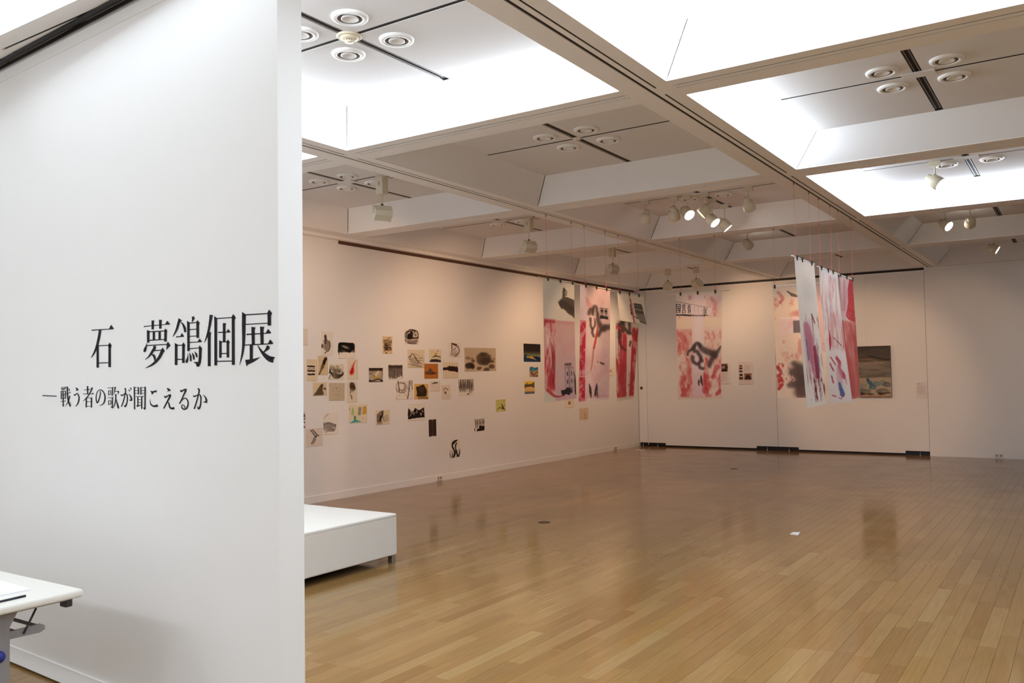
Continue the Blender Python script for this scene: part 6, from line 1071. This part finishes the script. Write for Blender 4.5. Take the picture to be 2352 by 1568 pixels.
# ------------------------------------------------------------------ folding table with books
root = empty('folding_table', (-4.17, 1.65, 0))
tx = lambda x: x + 4.17
ty = lambda y: y - 1.65
bevel(B(tx(-5.07), tx(-3.27), ty(1.44), ty(1.895), 0.672, 0.704).build('table_top', M['table_top'], root), 0.012, 3)
B(tx(-5.0), tx(-3.40), ty(1.88) - 0.03, ty(1.88), 0.640, 0.672).build('apron', M['grey_paint'], root)
for xe in (-3.385, -4.955):
    bevel(B(tx(xe) - 0.022, tx(xe) + 0.022, ty(1.47), ty(1.885), 0.648, 0.672).build('end_rail', M['grey_paint'], root), 0.004)
    bevel(B(tx(xe) - 0.022, tx(xe) + 0.022, ty(1.872), ty(1.902), 0.622, 0.672).build('end_cap', M['dark_metal'], root), 0.005)
    MB().extrude([(tx(xe) - 0.02, ty(1.60), 0.06), (tx(xe) - 0.02, ty(1.664), 0.06), (tx(xe) - 0.02, ty(1.664), 0.60), (tx(xe) - 0.02, ty(1.69), 0.648), (tx(xe) - 0.02, ty(1.57), 0.648), (tx(xe) - 0.02, ty(1.60), 0.60)], (0.04, 0, 0)).build('leg', M['grey_paint'], root)
    bevel(B(tx(xe) - 0.025, tx(xe) + 0.025, ty(1.42), ty(1.90), 0.0, 0.05).build('foot', M['grey_paint'], root), 0.012)
    lk = MB().lathe([(0.0, 0.012), (0.02, 0.01), (0.022, 0.0)], 14).build('lock_button', M['blue'], root, True, (tx(xe) + 0.02, ty(1.625), 0.50)); lk.rotation_euler = (0, math.radians(90), 0)
    MB().extrude([(tx(xe) - 0.004, ty(1.64), 0.552), (tx(xe) - 0.004, ty(1.78), 0.548), (tx(xe) - 0.004, ty(1.80), 0.556), (tx(xe) - 0.004, ty(1.80), 0.572), (tx(xe) - 0.004, ty(1.785), 0.580), (tx(xe) - 0.004, ty(1.64), 0.578)], (0.012, 0, 0)).build('shelf_bracket', M['grey_paint'], root)
    MB().tube([(tx(xe) + 0.01, ty(1.765), 0.645), (tx(xe) + 0.012, ty(1.718), 0.560)], 0.004, 6).build('stay_rod', M['dark_metal'], root, True)
for yy in (1.70, 1.785):
    MB().tube([(tx(-4.955), ty(yy), 0.568), (tx(-3.385), ty(yy), 0.568)], 0.007, 8).build('shelf_bar', M['dark_metal'], root, True)
tag(root, 'white-topped folding table at the lower left corner', 'table')
def book(x, y, w, d, hgt, rz, label, z=0.704):
    r = empty('guest_book', (x, y, z), rz)
    B(-w / 2, w / 2, -d / 2, d / 2, 0.0, 0.0025).build('cover', M['paper'], r)
    bevel(B(-w / 2 + 0.003, w / 2 - 0.004, -d / 2 + 0.003, d / 2 - 0.003, 0.0025, hgt - 0.002).build('pages', M['paper'], r), 0.002)
    B(-w / 2 + 0.035, -w / 2 + 0.0365, -d / 2 + 0.004, d / 2 - 0.004, hgt - 0.002, hgt - 0.0016).build('fold_line', M['rail'], r)
    tag(r, label, 'book', 'open books on the table')
book(-3.575, 1.675, 0.30, 0.21, 0.010, math.radians(-4), 'white open book lying on the table beside the pen')
book(-3.90, 1.71, 0.30, 0.21, 0.022, math.radians(-5), 'thicker white book at the left edge of the table')
r = empty('pen', (-3.338, 1.640, 0.708))
MB().tube([(-0.004, 0.068, 0), (0.004, -0.075, 0)], 0.0042, 10).build('barrel', M['pen'], r, True)
MB().tube([(0.004, -0.075, 0), (0.0048, -0.088, -0.002)], [0.0042, 0.0012], 10).build('tip', M['chrome'], r, True)
tag(r, 'dark pen lying on the white table top', 'pen')

# ------------------------------------------------------------------ outlets and small floor things
def outlet(loc, rz, label, w=0.12, h=0.062):
    r = empty('wall_outlet', loc, rz)
    bevel(B(-w / 2, w / 2, -0.010, 0.0, -h / 2, h / 2).build('plate', M['outlet'], r), 0.003)
    for s in (-1, 1):
        B(s * w * 0.24 - 0.014, s * w * 0.24 + 0.014, -0.0115, -0.010, -0.012, 0.012).build('socket', M['rail'], r)
    tag(r, label, 'outlet', 'low wall outlets')
outlet((XW + 0.006, 9.89, 0.048), math.radians(90), 'small outlet low on the left wall under the drawings')
outlet((XW + 0.006, 15.5, 0.046), math.radians(90), 'small outlet low on the left wall near the far corner')
outlet((-1.284, YW - 0.005, 0.046), 0, 'cream outlet low on the back wall at right')
r = empty('floor_socket_cover', (-4.698, 7.614, 0))
MB().lathe([(0.0, 0.004), (0.052, 0.004), (0.060, 0.003), (0.064, 0.0)], 28).build('lid', M['brass'], r, True)
MB().lathe([(0.040, 0.0045), (0.044, 0.0045)], 28).build('rim', M['dark'], r, True)
tag(r, 'round dark metal socket cover set in the floor', 'floor cover')
r = empty('floor_socket_cover', (-4.672, 13.27, 0))
MB().lathe([(0.0, 0.004), (0.052, 0.004), (0.060, 0.003), (0.064, 0.0)], 28).build('lid', M['brass'], r, True)
tag(r, 'far round socket cover in the floor, near the sliding panels', 'floor cover')
r = MB().extrude([(-0.032, -0.062, 0.0005), (0.046, -0.070, 0.0005), (0.021, 0.092, 0.0005), (-0.038, 0.060, 0.0005)], (0, 0, 0.002)).build('paper_card', M['paper'], None, False, (-2.314, 8.187, 0.0))
tag(r, 'small white card lying on the floor under the banners', 'card')
r = MB().extrude([(-0.10, -0.03, 0.0005), (0.09, -0.035, 0.0005), (0.10, 0.03, 0.0005), (-0.08, 0.035, 0.0005)], (0, 0, 0.002)).build('paper_scrap', M['paper'], None, False, (-7.45, 15.76, 0.0))
tag(r, 'pale scrap of paper on the floor in the far corner', 'paper')
